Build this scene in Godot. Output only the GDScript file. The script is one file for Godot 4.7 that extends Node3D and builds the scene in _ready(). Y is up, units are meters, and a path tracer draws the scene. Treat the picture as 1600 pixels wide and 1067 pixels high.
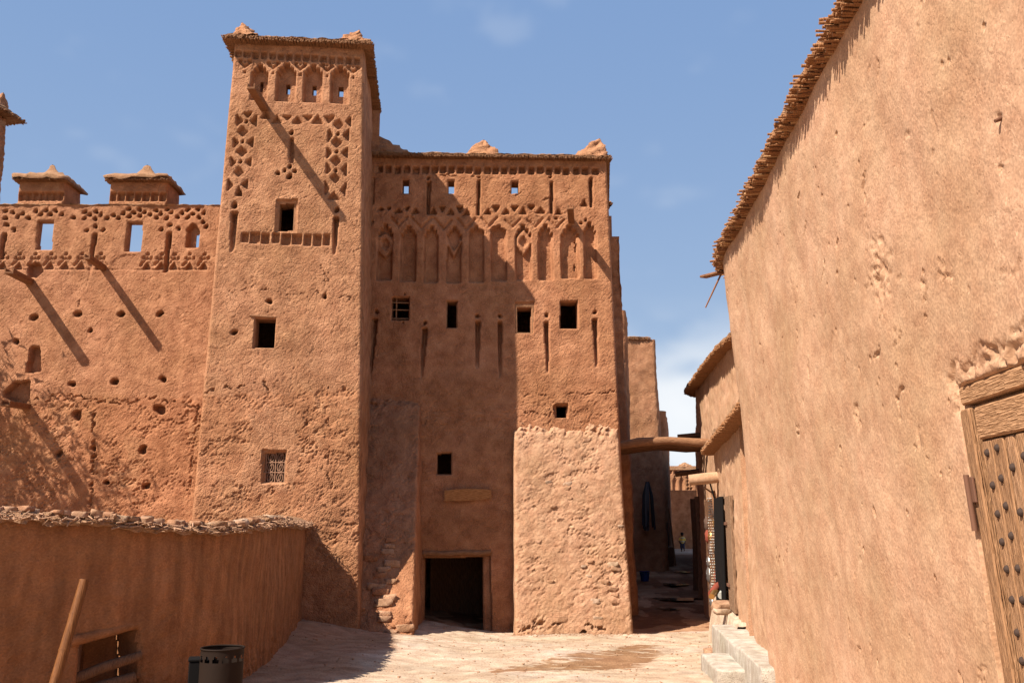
extends Node3D
# A mud-brick kasbah with its decorated tower, seen from a lane between earthen houses under a clear noon sky.

const UP := Vector3.UP
var rng := RandomNumberGenerator.new()
var n_big := FastNoiseLite.new()
var n_mid := FastNoiseLite.new()
var n_fine := FastNoiseLite.new()
var n_ridge := FastNoiseLite.new()
var n_cell := FastNoiseLite.new()
var M := {}
var stone_mesh: Array[Mesh] = []


# ------------------------------------------------------------------ small helpers
func setup_noise() -> void:
	for a in [[n_big, 0.55, 3, 11], [n_mid, 3.6, 3, 12], [n_fine, 14.0, 2, 13], [n_ridge, 2.6, 4, 14]]:
		var n: FastNoiseLite = a[0]
		n.noise_type = FastNoiseLite.TYPE_SIMPLEX_SMOOTH
		n.frequency = a[1]
		n.fractal_octaves = a[2]
		n.seed = a[3]
	n_ridge.fractal_type = FastNoiseLite.FRACTAL_RIDGED
	n_cell.noise_type = FastNoiseLite.TYPE_CELLULAR
	n_cell.frequency = 6.0
	n_cell.seed = 15
	n_cell.cellular_return_type = FastNoiseLite.RETURN_DISTANCE2_SUB
	n_cell.domain_warp_enabled = true
	n_cell.domain_warp_amplitude = 0.07
	n_cell.domain_warp_frequency = 7.0


func lin(r: float, g: float, b: float) -> Color:
	return Color(r, g, b).linear_to_srgb()


func tag(o: Node, label: String, category: String, group := "") -> Node:
	o.set_meta("label", label)
	o.set_meta("category", category)
	if group:
		o.set_meta("group", group)
	return o


func thing(called: String, label: String, category: String, at := Vector3.ZERO, group := "") -> Node3D:
	var o := Node3D.new()
	o.name = called
	add_child(o, true)
	o.position = at
	tag(o, label, category, group)
	return o


func put(called: String, mesh: Mesh, mat: Material, parent: Node = self, at := Transform3D.IDENTITY) -> MeshInstance3D:
	var o := MeshInstance3D.new()
	o.name = called
	o.mesh = mesh
	o.material_override = mat
	parent.add_child(o, true)
	o.transform = at
	o.cast_shadow = GeometryInstance3D.SHADOW_CASTING_SETTING_ON
	return o


# collects flat-shaded faces; corners run clockwise as seen from outside
class MB:
	var v := PackedVector3Array()
	var n := PackedVector3Array()
	var c := PackedColorArray()
	var ix := PackedInt32Array()
	var tint := Color.WHITE
	var colored := false

	func tri(a: Vector3, b: Vector3, d: Vector3) -> void:
		var q := (d - a).cross(b - a).normalized()
		var k := v.size()
		v.append_array([a, b, d])
		n.append_array([q, q, q])
		if colored:
			c.append_array([tint, tint, tint])
		ix.append_array([k, k + 1, k + 2])

	func quad(a: Vector3, b: Vector3, d: Vector3, e: Vector3) -> void:
		var q := (d - a).cross(b - a) + (e - a).cross(d - a)
		q = q.normalized()
		var k := v.size()
		v.append_array([a, b, d, e])
		n.append_array([q, q, q, q])
		if colored:
			c.append_array([tint, tint, tint, tint])
		ix.append_array([k, k + 1, k + 2, k, k + 2, k + 3])

	# box with chamfered long edges: size along basis axes
	func box(o: Vector3, s: Vector3, b := Basis.IDENTITY, ch := 0.0) -> void:
		var h := s * 0.5
		var x := b.x
		var y := b.y
		var z := b.z
		var ring := func(zz: float, k: float) -> Array:
			var hx := h.x - k
			var hy := h.y - k
			var e := ch
			if e <= 0.0:
				return [o - x * hx - y * hy + z * zz, o - x * hx + y * hy + z * zz, o + x * hx + y * hy + z * zz, o + x * hx - y * hy + z * zz]
			return [o - x * (hx - e) - y * hy + z * zz, o - x * hx - y * (hy - e) + z * zz, o - x * hx + y * (hy - e) + z * zz, o - x * (hx - e) + y * hy + z * zz,
				o + x * (hx - e) + y * hy + z * zz, o + x * hx + y * (hy - e) + z * zz, o + x * hx - y * (hy - e) + z * zz, o + x * (hx - e) - y * hy + z * zz]
		var r: Array
		if ch <= 0.0:
			r = [ring.call(h.z, 0.0), ring.call(-h.z, 0.0)]
		else:
			r = [ring.call(h.z, ch), ring.call(h.z - ch, 0.0), ring.call(-h.z + ch, 0.0), ring.call(-h.z, ch)]
		loft(r, false)

	# rings run clockwise seen from the first ring's outside
	func loft(r: Array, smooth_it := false, cap := true) -> void:
		for k in r.size() - 1:
			var a: Array = r[k]
			var b: Array = r[k + 1]
			var m := a.size()
			for i in m:
				var j := (i + 1) % m
				quad(a[i], b[i], b[j], a[j])
		if cap:
			for i in range(1, r[0].size() - 1):
				tri(r[0][0], r[0][i], r[0][i + 1])
			var l: Array = r[-1]
			for i in range(1, l.size() - 1):
				tri(l[0], l[i + 1], l[i])

	# smooth tube through points with radii
	func tube(p: Array, rad: Array, sides := 8, cap := true, flat := 1.0) -> void:
		var m := p.size()
		var base := v.size()
		var fr := Vector3.UP
		for k in m:
			var t: Vector3 = (p[mini(k + 1, m - 1)] - p[maxi(k - 1, 0)]).normalized()
			if absf(t.dot(fr)) > 0.95:
				fr = Vector3.RIGHT if absf(t.x) < 0.9 else Vector3.BACK
			var a := t.cross(fr).normalized()
			var b := a.cross(t).normalized()
			fr = b
			var r: float = rad[k] if rad.size() > 1 else rad[0]
			for i in sides:
				var w := TAU * i / sides
				var q := a * cos(w) + b * sin(w) * flat
				v.append(p[k] + q * r)
				n.append((a * cos(w) * flat + b * sin(w)).normalized())
				if colored:
					c.append(tint)
		for k in m - 1:
			for i in sides:
				var j := (i + 1) % sides
				var s := base + k * sides
				ix.append_array([s + i, s + j, s + sides + j, s + i, s + sides + j, s + sides + i])
		if cap:
			var s0 := []
			var s1 := []
			for i in sides:
				s0.append(v[base + i])
				s1.append(v[base + (m - 1) * sides + i])
			for i in range(1, sides - 1):
				tri(s0[0], s0[i + 1], s0[i])
				tri(s1[0], s1[i], s1[i + 1])

	# smooth grid of points, rows of equal length; right x up points out
	func grid(pts: PackedVector3Array, cols: int, skip := PackedByteArray()) -> void:
		var rows := pts.size() / cols
		var k := v.size()
		v.append_array(pts)
		for j in rows:
			for i in cols:
				var i0 := maxi(i - 1, 0)
				var i1 := mini(i + 1, cols - 1)
				var j0 := maxi(j - 1, 0)
				var j1 := mini(j + 1, rows - 1)
				n.append((pts[j * cols + i1] - pts[j * cols + i0]).cross(pts[j1 * cols + i] - pts[j0 * cols + i]).normalized())
				if colored:
					c.append(tint)
		for j in rows - 1:
			for i in cols - 1:
				if skip.size() and skip[j * cols + i]:
					continue
				var a := k + j * cols + i
				ix.append_array([a, a + cols, a + cols + 1, a, a + cols + 1, a + 1])

	func done() -> ArrayMesh:
		var a := []
		a.resize(Mesh.ARRAY_MAX)
		a[Mesh.ARRAY_VERTEX] = v
		a[Mesh.ARRAY_NORMAL] = n
		if colored:
			a[Mesh.ARRAY_COLOR] = c
		a[Mesh.ARRAY_INDEX] = ix
		var m := ArrayMesh.new()
		m.add_surface_from_arrays(Mesh.PRIMITIVE_TRIANGLES, a)
		return m


# an earthen wall face: a fine grid in the wall's own metres (u along, v up), carved and roughened for real
class Relief:
	var o: Vector3
	var U: Vector3
	var N: Vector3
	var lean := 0.0
	var v0 := 0.0
	var v1 := 0.0
	var lb := 0.0
	var lt := 0.0
	var rb := 0.0
	var rt := 0.0
	var nu := 0
	var nv := 0
	var dep := PackedFloat32Array()
	var hol := PackedByteArray()
	var edge := 0.07            # rounding of the upright corners
	var side_l := 0.0           # how far the wall returns round its corners
	var side_r := 0.0
	var side_dir_l := Vector3.ZERO
	var side_dir_r := Vector3.ZERO
	var path: PackedVector3Array  # plan of a bent wall, one point per column
	var path_n: PackedVector3Array
	var top := PackedFloat32Array()  # top per column, for uneven walls
	var tone := PackedColorArray()   # colour of the coats of mud, point by point

	func frame(at: Vector3, yaw: float, leaning: float) -> Relief:
		o = at
		U = Vector3(cos(yaw), 0, -sin(yaw))
		N = Vector3(sin(yaw), 0, cos(yaw))
		lean = leaning
		return self

	func area(left_bottom: float, right_bottom: float, left_top: float, right_top: float, bottom: float, upper: float, cell: float) -> Relief:
		lb = left_bottom
		rb = right_bottom
		lt = left_top
		rt = right_top
		v0 = bottom
		v1 = upper
		nu = int(ceil((rb - lb) / cell)) + 1
		nv = int(ceil((v1 - v0) / cell)) + 1
		dep.resize(nu * nv)
		hol.resize(nu * nv)
		return self

	func bend(pts: Array, bottom: float, upper: float, cell: float) -> Relief:
		var cv := Curve3D.new()
		for q in pts:
			cv.add_point(Vector3(q.x, 0, q.y))
		for k in range(1, pts.size() - 1):
			var d: Vector2 = pts[k + 1] - pts[k - 1]
			var m: float = minf((pts[k + 1] - pts[k]).length(), (pts[k] - pts[k - 1]).length()) * 0.35
			d = d.normalized() * m
			cv.set_point_in(k, -Vector3(d.x, 0, d.y))
			cv.set_point_out(k, Vector3(d.x, 0, d.y))
		var ln := cv.get_baked_length()
		area(0.0, ln, 0.0, ln, bottom, upper, cell)
		for i in nu:
			path.append(cv.sample_baked(ln * i / (nu - 1)))
		for i in nu:
			var t := (path[mini(i + 1, nu - 1)] - path[maxi(i - 1, 0)]).normalized()
			path_n.append(t.cross(Vector3.UP))
		return self

	func row_u(j: int) -> Vector2:
		var t := float(j) / (nv - 1)
		return Vector2(lerpf(lb, lt, t), lerpf(rb, rt, t))

	func at(u: float, v: float, d := 0.0) -> Vector3:
		if path.size():
			var f := clampf(u / rb * (nu - 1), 0, nu - 1.001)
			var i := int(f)
			return path[i].lerp(path[i + 1], f - i) + Vector3.UP * v - path_n[i] * (lean * v + d)
		return o + U * u + Vector3.UP * v - N * (lean * v + d)

	# carve a polygon [u, v, u, v ...] to a depth; fade > 0 lets the depth run out towards its lower end
	func poly(p: Array, d: float, hole := false, fade := 0.0, replace := false) -> void:
		var q := PackedVector2Array()
		var lo := Vector2(INF, INF)
		var hi := -lo
		for k in range(0, p.size(), 2):
			var w := Vector2(p[k], p[k + 1])
			q.append(w)
			lo = lo.min(w)
			hi = hi.max(w)
		var dv := (v1 - v0) / (nv - 1)
		for j in range(maxi(0, int((lo.y - v0) / dv)), mini(nv, int((hi.y - v0) / dv) + 2)):
			var v := v0 + dv * j
			var e := row_u(j)
			var du := (e.y - e.x) / (nu - 1)
			for i in range(maxi(0, int((lo.x - e.x) / du)), mini(nu, int((hi.x - e.x) / du) + 2)):
				if Geometry2D.is_point_in_polygon(Vector2(e.x + du * i, v), q):
					var k := j * nu + i
					var dd := d
					if fade > 0.0:
						dd *= pow(clampf((v - lo.y) / (hi.y - lo.y), 0, 1), fade)
					dep[k] = dd if replace else maxf(dep[k], dd)
					if hole:
						hol[k] = 1

	func rect(a: Array, d: float, hole := false) -> void:
		poly([a[0], a[1], a[2], a[1], a[2], a[3], a[0], a[3]], d, hole)

	func disc(a: Array, d: float) -> void:
		var p := []
		for k in 10:
			var w: float = TAU * k / 10.0 + a[0]
			var rr: float = a[2] * 0.84 * (1.0 + 0.22 * sin(w * 2.0 + a[0] * 13.0))
			p.append(a[0] + cos(w) * rr * (1.0 + 0.15 * sin(w * 3.0 + a[1] * 9.0)))
			p.append(a[1] + sin(w) * rr)
		poly(p, d)

	func stroke(a: Array, w: float, d: float) -> void:
		for k in range(0, a.size() - 2, 2):
			var p := Vector2(a[k], a[k + 1])
			var q := Vector2(a[k + 2], a[k + 3])
			var t := (q - p).normalized()
			var s := t.orthogonal() * w * 0.5
			p -= t * w * 0.4
			q += t * w * 0.4
			poly([p.x + s.x, p.y + s.y, q.x + s.x, q.y + s.y, q.x - s.x, q.y - s.y, p.x - s.x, p.y - s.y], d)

	func soften() -> void:
		var t := dep.duplicate()
		for j in nv:
			for i in range(1, nu - 1):
				var k := j * nu + i
				t[k] = dep[k] * 0.72 + (dep[k - 1] + dep[k + 1]) * 0.14
		for j in range(1, nv - 1):
			for i in nu:
				var k := j * nu + i
				dep[k] = t[k] * 0.72 + (t[k - nu] + t[k + nu]) * 0.14

	# amp: sizes of the large, middle and fine unevenness; rough(u, v) 0..1 says where the wall is eroded
	func roughen(s: Node3D, amp: Array, rough: Callable, erode: float, pit := 0.0, crk := 0.0) -> void:
		var dv := (v1 - v0) / (nv - 1)
		for j in nv:
			var v := v0 + dv * j
			var e := row_u(j)
			var du := (e.y - e.x) / (nu - 1)
			for i in nu:
				var u := e.x + du * i + o.x * 3.0
				var d: float = s.n_big.get_noise_2d(u, v) * amp[0] + s.n_mid.get_noise_2d(u, v) * amp[1] + s.n_fine.get_noise_2d(u, v) * amp[2]
				if erode > 0.0:
					var r: float = rough.call(u - o.x * 3.0, v)
					if r > 0.01:
						# flakes of lost plaster with broken edges, loose grit inside them
						var q: float = s.n_mid.get_noise_2d(u * 0.62 + 20.0, v * 0.85)
						var f: float = s.n_fine.get_noise_2d(u * 0.75 + 40.0, v * 1.1)
						var lost := smoothstep(-0.02, 0.07, q + f * 0.22)
						var g: float = s.n_fine.get_noise_2d(u * 1.9, v * 2.2 + 17.0)
						d += r * erode * (0.42 * lost + (0.25 + 0.75 * lost) * (0.42 * f + 0.34 * g))
						if g > 0.42 and q > 0.05:
							d += r * erode * (g - 0.42) * 3.0
				if pit > 0.0:
					var h: float = s.n_fine.get_noise_2d(u * 0.8 + 9.0, v * 0.8)
					if h > 0.5:
						d += (h - 0.5) * pit
				if crk > 0.0:
					var c: float = s.n_cell.get_noise_2d(u, v) + 1.0
					if c < 0.13:
						d += crk * (1.0 - c / 0.13) * clampf(0.5 + 2.0 * s.n_mid.get_noise_2d(u * 0.35 + 70.0, v * 0.35), 0.0, 1.0)
				dep[j * nu + i] += d

	func paint(coat: Callable) -> void:
		tone.resize(nu * nv)
		var dv := (v1 - v0) / (nv - 1)
		for j in nv:
			var v := v0 + dv * j
			var e := row_u(j)
			var du := (e.y - e.x) / (nu - 1)
			for i in nu:
				tone[j * nu + i] = coat.call(e.x + du * i, v)

	func crack(a: Array, w: float, d: float, s: Node3D, wob := 0.06) -> void:
		# a wandering crack along a polyline
		var dv := (v1 - v0) / (nv - 1)
		for k in range(0, a.size() - 2, 2):
			var p := Vector2(a[k], a[k + 1])
			var q := Vector2(a[k + 2], a[k + 3])
			var m := int(p.distance_to(q) / (dv * 0.6)) + 1
			for t in m:
				var c := p.lerp(q, float(t) / m)
				c += Vector2(s.n_mid.get_noise_2d(c.x * 1.5 + 7.0, c.y * 1.5), s.n_mid.get_noise_2d(c.x * 1.5, c.y * 1.5 + 31.0)) * wob * 2.0
				var bk: float = s.n_mid.get_noise_2d(c.x * 0.8 + 11.0, c.y * 0.8)
				if bk < -0.12:
					continue
				var hw: float = w * (0.2 + 2.2 * absf(s.n_fine.get_noise_2d(c.x, c.y)))
				var j := int(round((c.y - v0) / dv))
				if j < 0 or j >= nv:
					continue
				var e := row_u(j)
				var du := (e.y - e.x) / (nu - 1)
				var i := int(round((c.x - e.x) / du))
				var rad := maxi(0, int(hw / dv))
				for jj in range(maxi(0, j - rad), mini(nv, j + rad + 1)):
					for ii in range(maxi(0, i - rad), mini(nu, i + rad + 1)):
						dep[jj * nu + ii] = maxf(dep[jj * nu + ii], d * minf(1.0, (bk + 0.14) * 5.0) + dep[jj * nu + ii] * 0.3)

	func mesh(thick: float) -> ArrayMesh:
		var mb := MB.new()
		var ls: Array[float] = []
		var rs: Array[float] = []
		var st := 0.12
		var x := side_l
		while x > 0.001:
			ls.append(x)
			x -= st
		x = st
		while x < side_r + st * 0.5 and side_r > 0.0:
			rs.append(minf(x, side_r))
			x += st
		var nl := ls.size()
		var nc := nl + nu + rs.size()
		var pts := PackedVector3Array()
		pts.resize(nc * nv)
		var skip := PackedByteArray()
		skip.resize(nc * nv)
		var dv := (v1 - v0) / (nv - 1)
		var bent := path.size() > 0
		var uneven := top.size() > 0
		var rnd_l := side_l > 0.0
		var rnd_r := side_r > 0.0
		for j in nv:
			var v := v0 + dv * j
			var e := row_u(j)
			var du := (e.y - e.x) / (nu - 1)
			var row := j * nc
			for i in nu:
				var u := e.x + du * i
				var d := dep[j * nu + i]
				if rnd_l and u - e.x < edge:
					var q := edge - (u - e.x)
					d += edge - sqrt(edge * edge - q * q)
				if rnd_r and e.y - u < edge:
					var q := edge - (e.y - u)
					d += edge - sqrt(maxf(0.0, edge * edge - q * q))
				if bent:
					var vv := v
					if uneven:
						vv = v0 + (v - v0) * (top[i] - v0) / (v1 - v0)
					pts[row + nl + i] = path[i] + Vector3.UP * vv - path_n[i] * (lean * vv + d)
				else:
					pts[row + nl + i] = o + U * u + Vector3.UP * v - N * (lean * v + d)
			var a := pts[row + nl]
			var b := pts[row + nl + nu - 1]
			for i in nl:
				pts[row + i] = a + side_dir_l * ls[i] + U * (0.02 * sin(v * 7.0 + ls[i] * 5.0) * minf(1.0, ls[i]))
			for i in rs.size():
				pts[row + nl + nu + i] = b + side_dir_r * rs[i] + U * (0.02 * sin(v * 6.0 + rs[i] * 4.0) * minf(1.0, rs[i]))
		var open := false
		for j in nv - 1:
			for i in nu - 1:
				var k := j * nu + i
				if hol[k] + hol[k + 1] + hol[k + nu] + hol[k + nu + 1] >= 3:
					skip[j * nc + nl + i] = 1
					open = true
		mb.colored = tone.size() > 0
		mb.grid(pts, nc, skip)
		if mb.colored:
			for j in nv:
				for i in nc:
					mb.c[j * nc + i] = tone[j * nu + clampi(i - nl, 0, nu - 1)]
		if thick > 0.0:
			for j in nv - 1:
				var v := v0 + dv * j
				var run := -1
				for i in nu:
					var solid := i < nu - 1 and not skip[j * nc + nl + i]
					if solid and run < 0:
						run = i
					elif not solid and run >= 0:
						if open or bent:
							mb.quad(back(i, j, thick), back(i, j + 1, thick), back(run, j + 1, thick), back(run, j, thick))
						run = -1
				for i in nu - 1:
					if not skip[j * nc + nl + i]:
						continue
					var p := j * nc + nl + i
					if i > 0 and not skip[p - 1]:
						mb.quad(pts[p], pts[p + nc], back(i, j + 1, thick), back(i, j, thick))
					if i < nu - 2 and not skip[p + 1]:
						mb.quad(back(i + 1, j, thick), back(i + 1, j + 1, thick), pts[p + nc + 1], pts[p + 1])
					if j > 0 and not skip[p - nc]:
						mb.quad(pts[p], back(i, j, thick), back(i + 1, j, thick), pts[p + 1])
					if j < nv - 2 and not skip[p + nc]:
						mb.quad(back(i, j + 1, thick), pts[p + nc], pts[p + nc + 1], back(i + 1, j + 1, thick))
			for i in nu - 1:   # top of the wall
				var p := (nv - 1) * nc + nl + i
				mb.quad(pts[p], back(i, nv - 1, thick), back(i + 1, nv - 1, thick), pts[p + 1])
		return mb.done()

	func back(i: int, j: int, thick: float) -> Vector3:
		var v := v0 + (v1 - v0) * j / (nv - 1)
		if path.size():
			if top.size():
				v = v0 + (v - v0) * (top[i] - v0) / (v1 - v0)
			return path[i] + Vector3.UP * v - path_n[i] * (lean * v + thick)
		var e := row_u(j)
		return o + U * (e.x + (e.y - e.x) * i / (nu - 1)) + Vector3.UP * v - N * (lean * v + thick)


# ------------------------------------------------------------------ materials
func noise_img(size: int, kind: int, freq: float, oct: int, sd: int, ret := -1) -> PackedByteArray:
	var n := FastNoiseLite.new()
	n.noise_type = kind
	n.frequency = freq / size
	n.fractal_octaves = oct
	n.seed = sd
	if ret >= 0:
		n.fractal_type = FastNoiseLite.FRACTAL_NONE
		n.cellular_return_type = ret
		n.domain_warp_enabled = true
		n.domain_warp_amplitude = size * 0.35 / freq
		n.domain_warp_frequency = freq * 0.9 / size
		n.domain_warp_fractal_octaves = 3
	var im := n.get_seamless_image(size, size, false, false, 0.12)
	im.convert(Image.FORMAT_L8)
	return im.get_data()


func tex(data: PackedByteArray, size: int, rgb: bool) -> ImageTexture:
	return ImageTexture.create_from_image(Image.create_from_data(size, size, false, Image.FORMAT_RGB8 if rgb else Image.FORMAT_L8, data))


# height and tone of mud plaster: shrinkage cracks, grain, pits and bits of straw
func plaster(size: int, crack_amt: float, cells: float, straws: int, pits: int, sd: int, uneven := 0.20) -> Array:
	var cr := noise_img(size, FastNoiseLite.TYPE_CELLULAR, cells, 1, sd, FastNoiseLite.RETURN_DISTANCE2_SUB)
	var where := noise_img(size, FastNoiseLite.TYPE_SIMPLEX_SMOOTH, 4.0, 2, sd + 1)
	var grain := noise_img(size, FastNoiseLite.TYPE_SIMPLEX_SMOOTH, 85.0, 4, sd + 2)
	var lump := noise_img(size, FastNoiseLite.TYPE_SIMPLEX_SMOOTH, 22.0, 4, sd + 3)
	var tone := noise_img(size, FastNoiseLite.TYPE_SIMPLEX_SMOOTH, 7.0, 5, sd + 4)
	var h := PackedByteArray()
	var c := PackedByteArray()
	h.resize(size * size)
	c.resize(size * size * 3)
	for k in size * size:
		var e := clampf(1.0 - cr[k] / 26.0, 0.0, 1.0) * clampf((where[k] - 96) / 70.0, 0.0, 1.0) * crack_amt
		var y := 128.0 + (grain[k] - 128) * 0.50 + (lump[k] - 128) * 0.30 - e * 110.0
		h[k] = int(clampf(y, 0, 255))
		var b := 214.0 + (tone[k] - 128) * uneven + (grain[k] - 128) * 0.20 + (lump[k] - 128) * 0.08
		c[k * 3] = int(clampf(b, 0, 255))
		c[k * 3 + 1] = int(clampf(b - 3.0 + (tone[k] - 128) * 0.05, 0, 255))
		c[k * 3 + 2] = int(clampf(b - 4.0 + (tone[k] - 128) * 0.07, 0, 255))
	rng.seed = sd * 7
	for t in pits:
		var x := rng.randf() * size
		var y := rng.randf() * size
		var r := rng.randf_range(0.8, 2.6) * size / 1024.0
		for dy in range(-4, 5):
			for dx in range(-4, 5):
				if Vector2(dx, dy * 0.7).length() < r:
					var k := posmod(int(y) + dy, size) * size + posmod(int(x) + dx, size)
					h[k] = maxi(0, h[k] - 110)
	for t in straws:
		var x := rng.randf() * size
		var y := rng.randf() * size
		var w := rng.randf_range(-0.9, 0.9) + PI / 2
		var ln := int(rng.randf_range(5, 24) * size / 1024.0)
		for s in ln:
			var k := posmod(int(y + sin(w) * s), size) * size + posmod(int(x + cos(w) * s), size)
			var f := rng.randf_range(0.5, 1.0)
			c[k * 3] = int(lerpf(c[k * 3], 250, f))
			c[k * 3 + 1] = int(lerpf(c[k * 3 + 1], 254, f))
			c[k * 3 + 2] = int(lerpf(c[k * 3 + 2], 255, f))
			h[k] = mini(255, h[k] + 30)
			k = posmod(k + 1, size * size)
			c[k * 3] = int(lerpf(c[k * 3], 246, f))
			c[k * 3 + 1] = int(lerpf(c[k * 3 + 1], 250, f))
			c[k * 3 + 2] = int(lerpf(c[k * 3 + 2], 252, f))
	return [tex(h, size, false), tex(c, size, true)]


func mud(col: Color, p: Array, metres: float, relief: float, rough := 0.95) -> StandardMaterial3D:
	var m := StandardMaterial3D.new()
	m.albedo_color = col
	m.albedo_texture = p[1]
	m.roughness = rough
	m.metallic_specular = 0.25
	m.uv1_triplanar = true
	m.uv1_world_triplanar = true
	m.uv1_scale = Vector3.ONE / metres
	m.uv1_triplanar_sharpness = 4.0
	m.vertex_color_use_as_albedo = true
	m.heightmap_enabled = true
	m.heightmap_texture = p[0]
	m.heightmap_scale = relief
	m.uv2_triplanar = true
	m.uv2_world_triplanar = true
	m.uv2_scale = Vector3.ONE / (metres * 3.7)
	m.uv2_offset = Vector3(0.37, 0.11, 0.53)
	m.detail_enabled = true
	m.detail_uv_layer = BaseMaterial3D.DETAIL_UV_2
	m.detail_blend_mode = BaseMaterial3D.BLEND_MODE_MUL
	m.detail_albedo = M.blotch
	return m


func wood_tex(size: int, sd: int, streak: float, across := false) -> Array:
	# grain runs along y
	var n := FastNoiseLite.new()
	n.seed = sd
	n.frequency = 1.0
	n.fractal_octaves = 4
	var h := PackedByteArray()
	var c := PackedByteArray()
	h.resize(size * size)
	c.resize(size * size * 3)
	for y in size:
		for x in size:
			var a := n.get_noise_2d(x * 0.11 * streak, y * 0.006)
			var b := n.get_noise_2d(x * 0.35 * streak + 90.0, y * 0.012)
			var g := clampf(0.5 + a * 0.75 + b * 0.4, 0, 1)
			var k := x * size + y if across else y * size + x
			h[k] = int(g * 255)
			c[k * 3] = int(150 + 95 * g)
			c[k * 3 + 1] = int(138 + 105 * g)
			c[k * 3 + 2] = int(125 + 115 * g)
	return [tex(h, size, false), tex(c, size, true)]


func wood(col: Color, metres: float, relief := 0.4, rough := 0.8, grain := "wood") -> StandardMaterial3D:
	var m := StandardMaterial3D.new()
	m.albedo_color = col
	m.albedo_texture = M[grain][1]
	m.roughness = rough
	m.metallic_specular = 0.3
	m.uv1_triplanar = true
	m.uv1_scale = Vector3.ONE / metres
	m.heightmap_enabled = true
	m.heightmap_texture = M[grain][0]
	m.heightmap_scale = relief
	return m


func plain(col: Color, rough := 0.85, metal := 0.0) -> StandardMaterial3D:
	var m := StandardMaterial3D.new()
	m.metallic_specular = 0.2
	m.albedo_color = col
	m.roughness = rough
	m.metallic = metal
	return m


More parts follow.
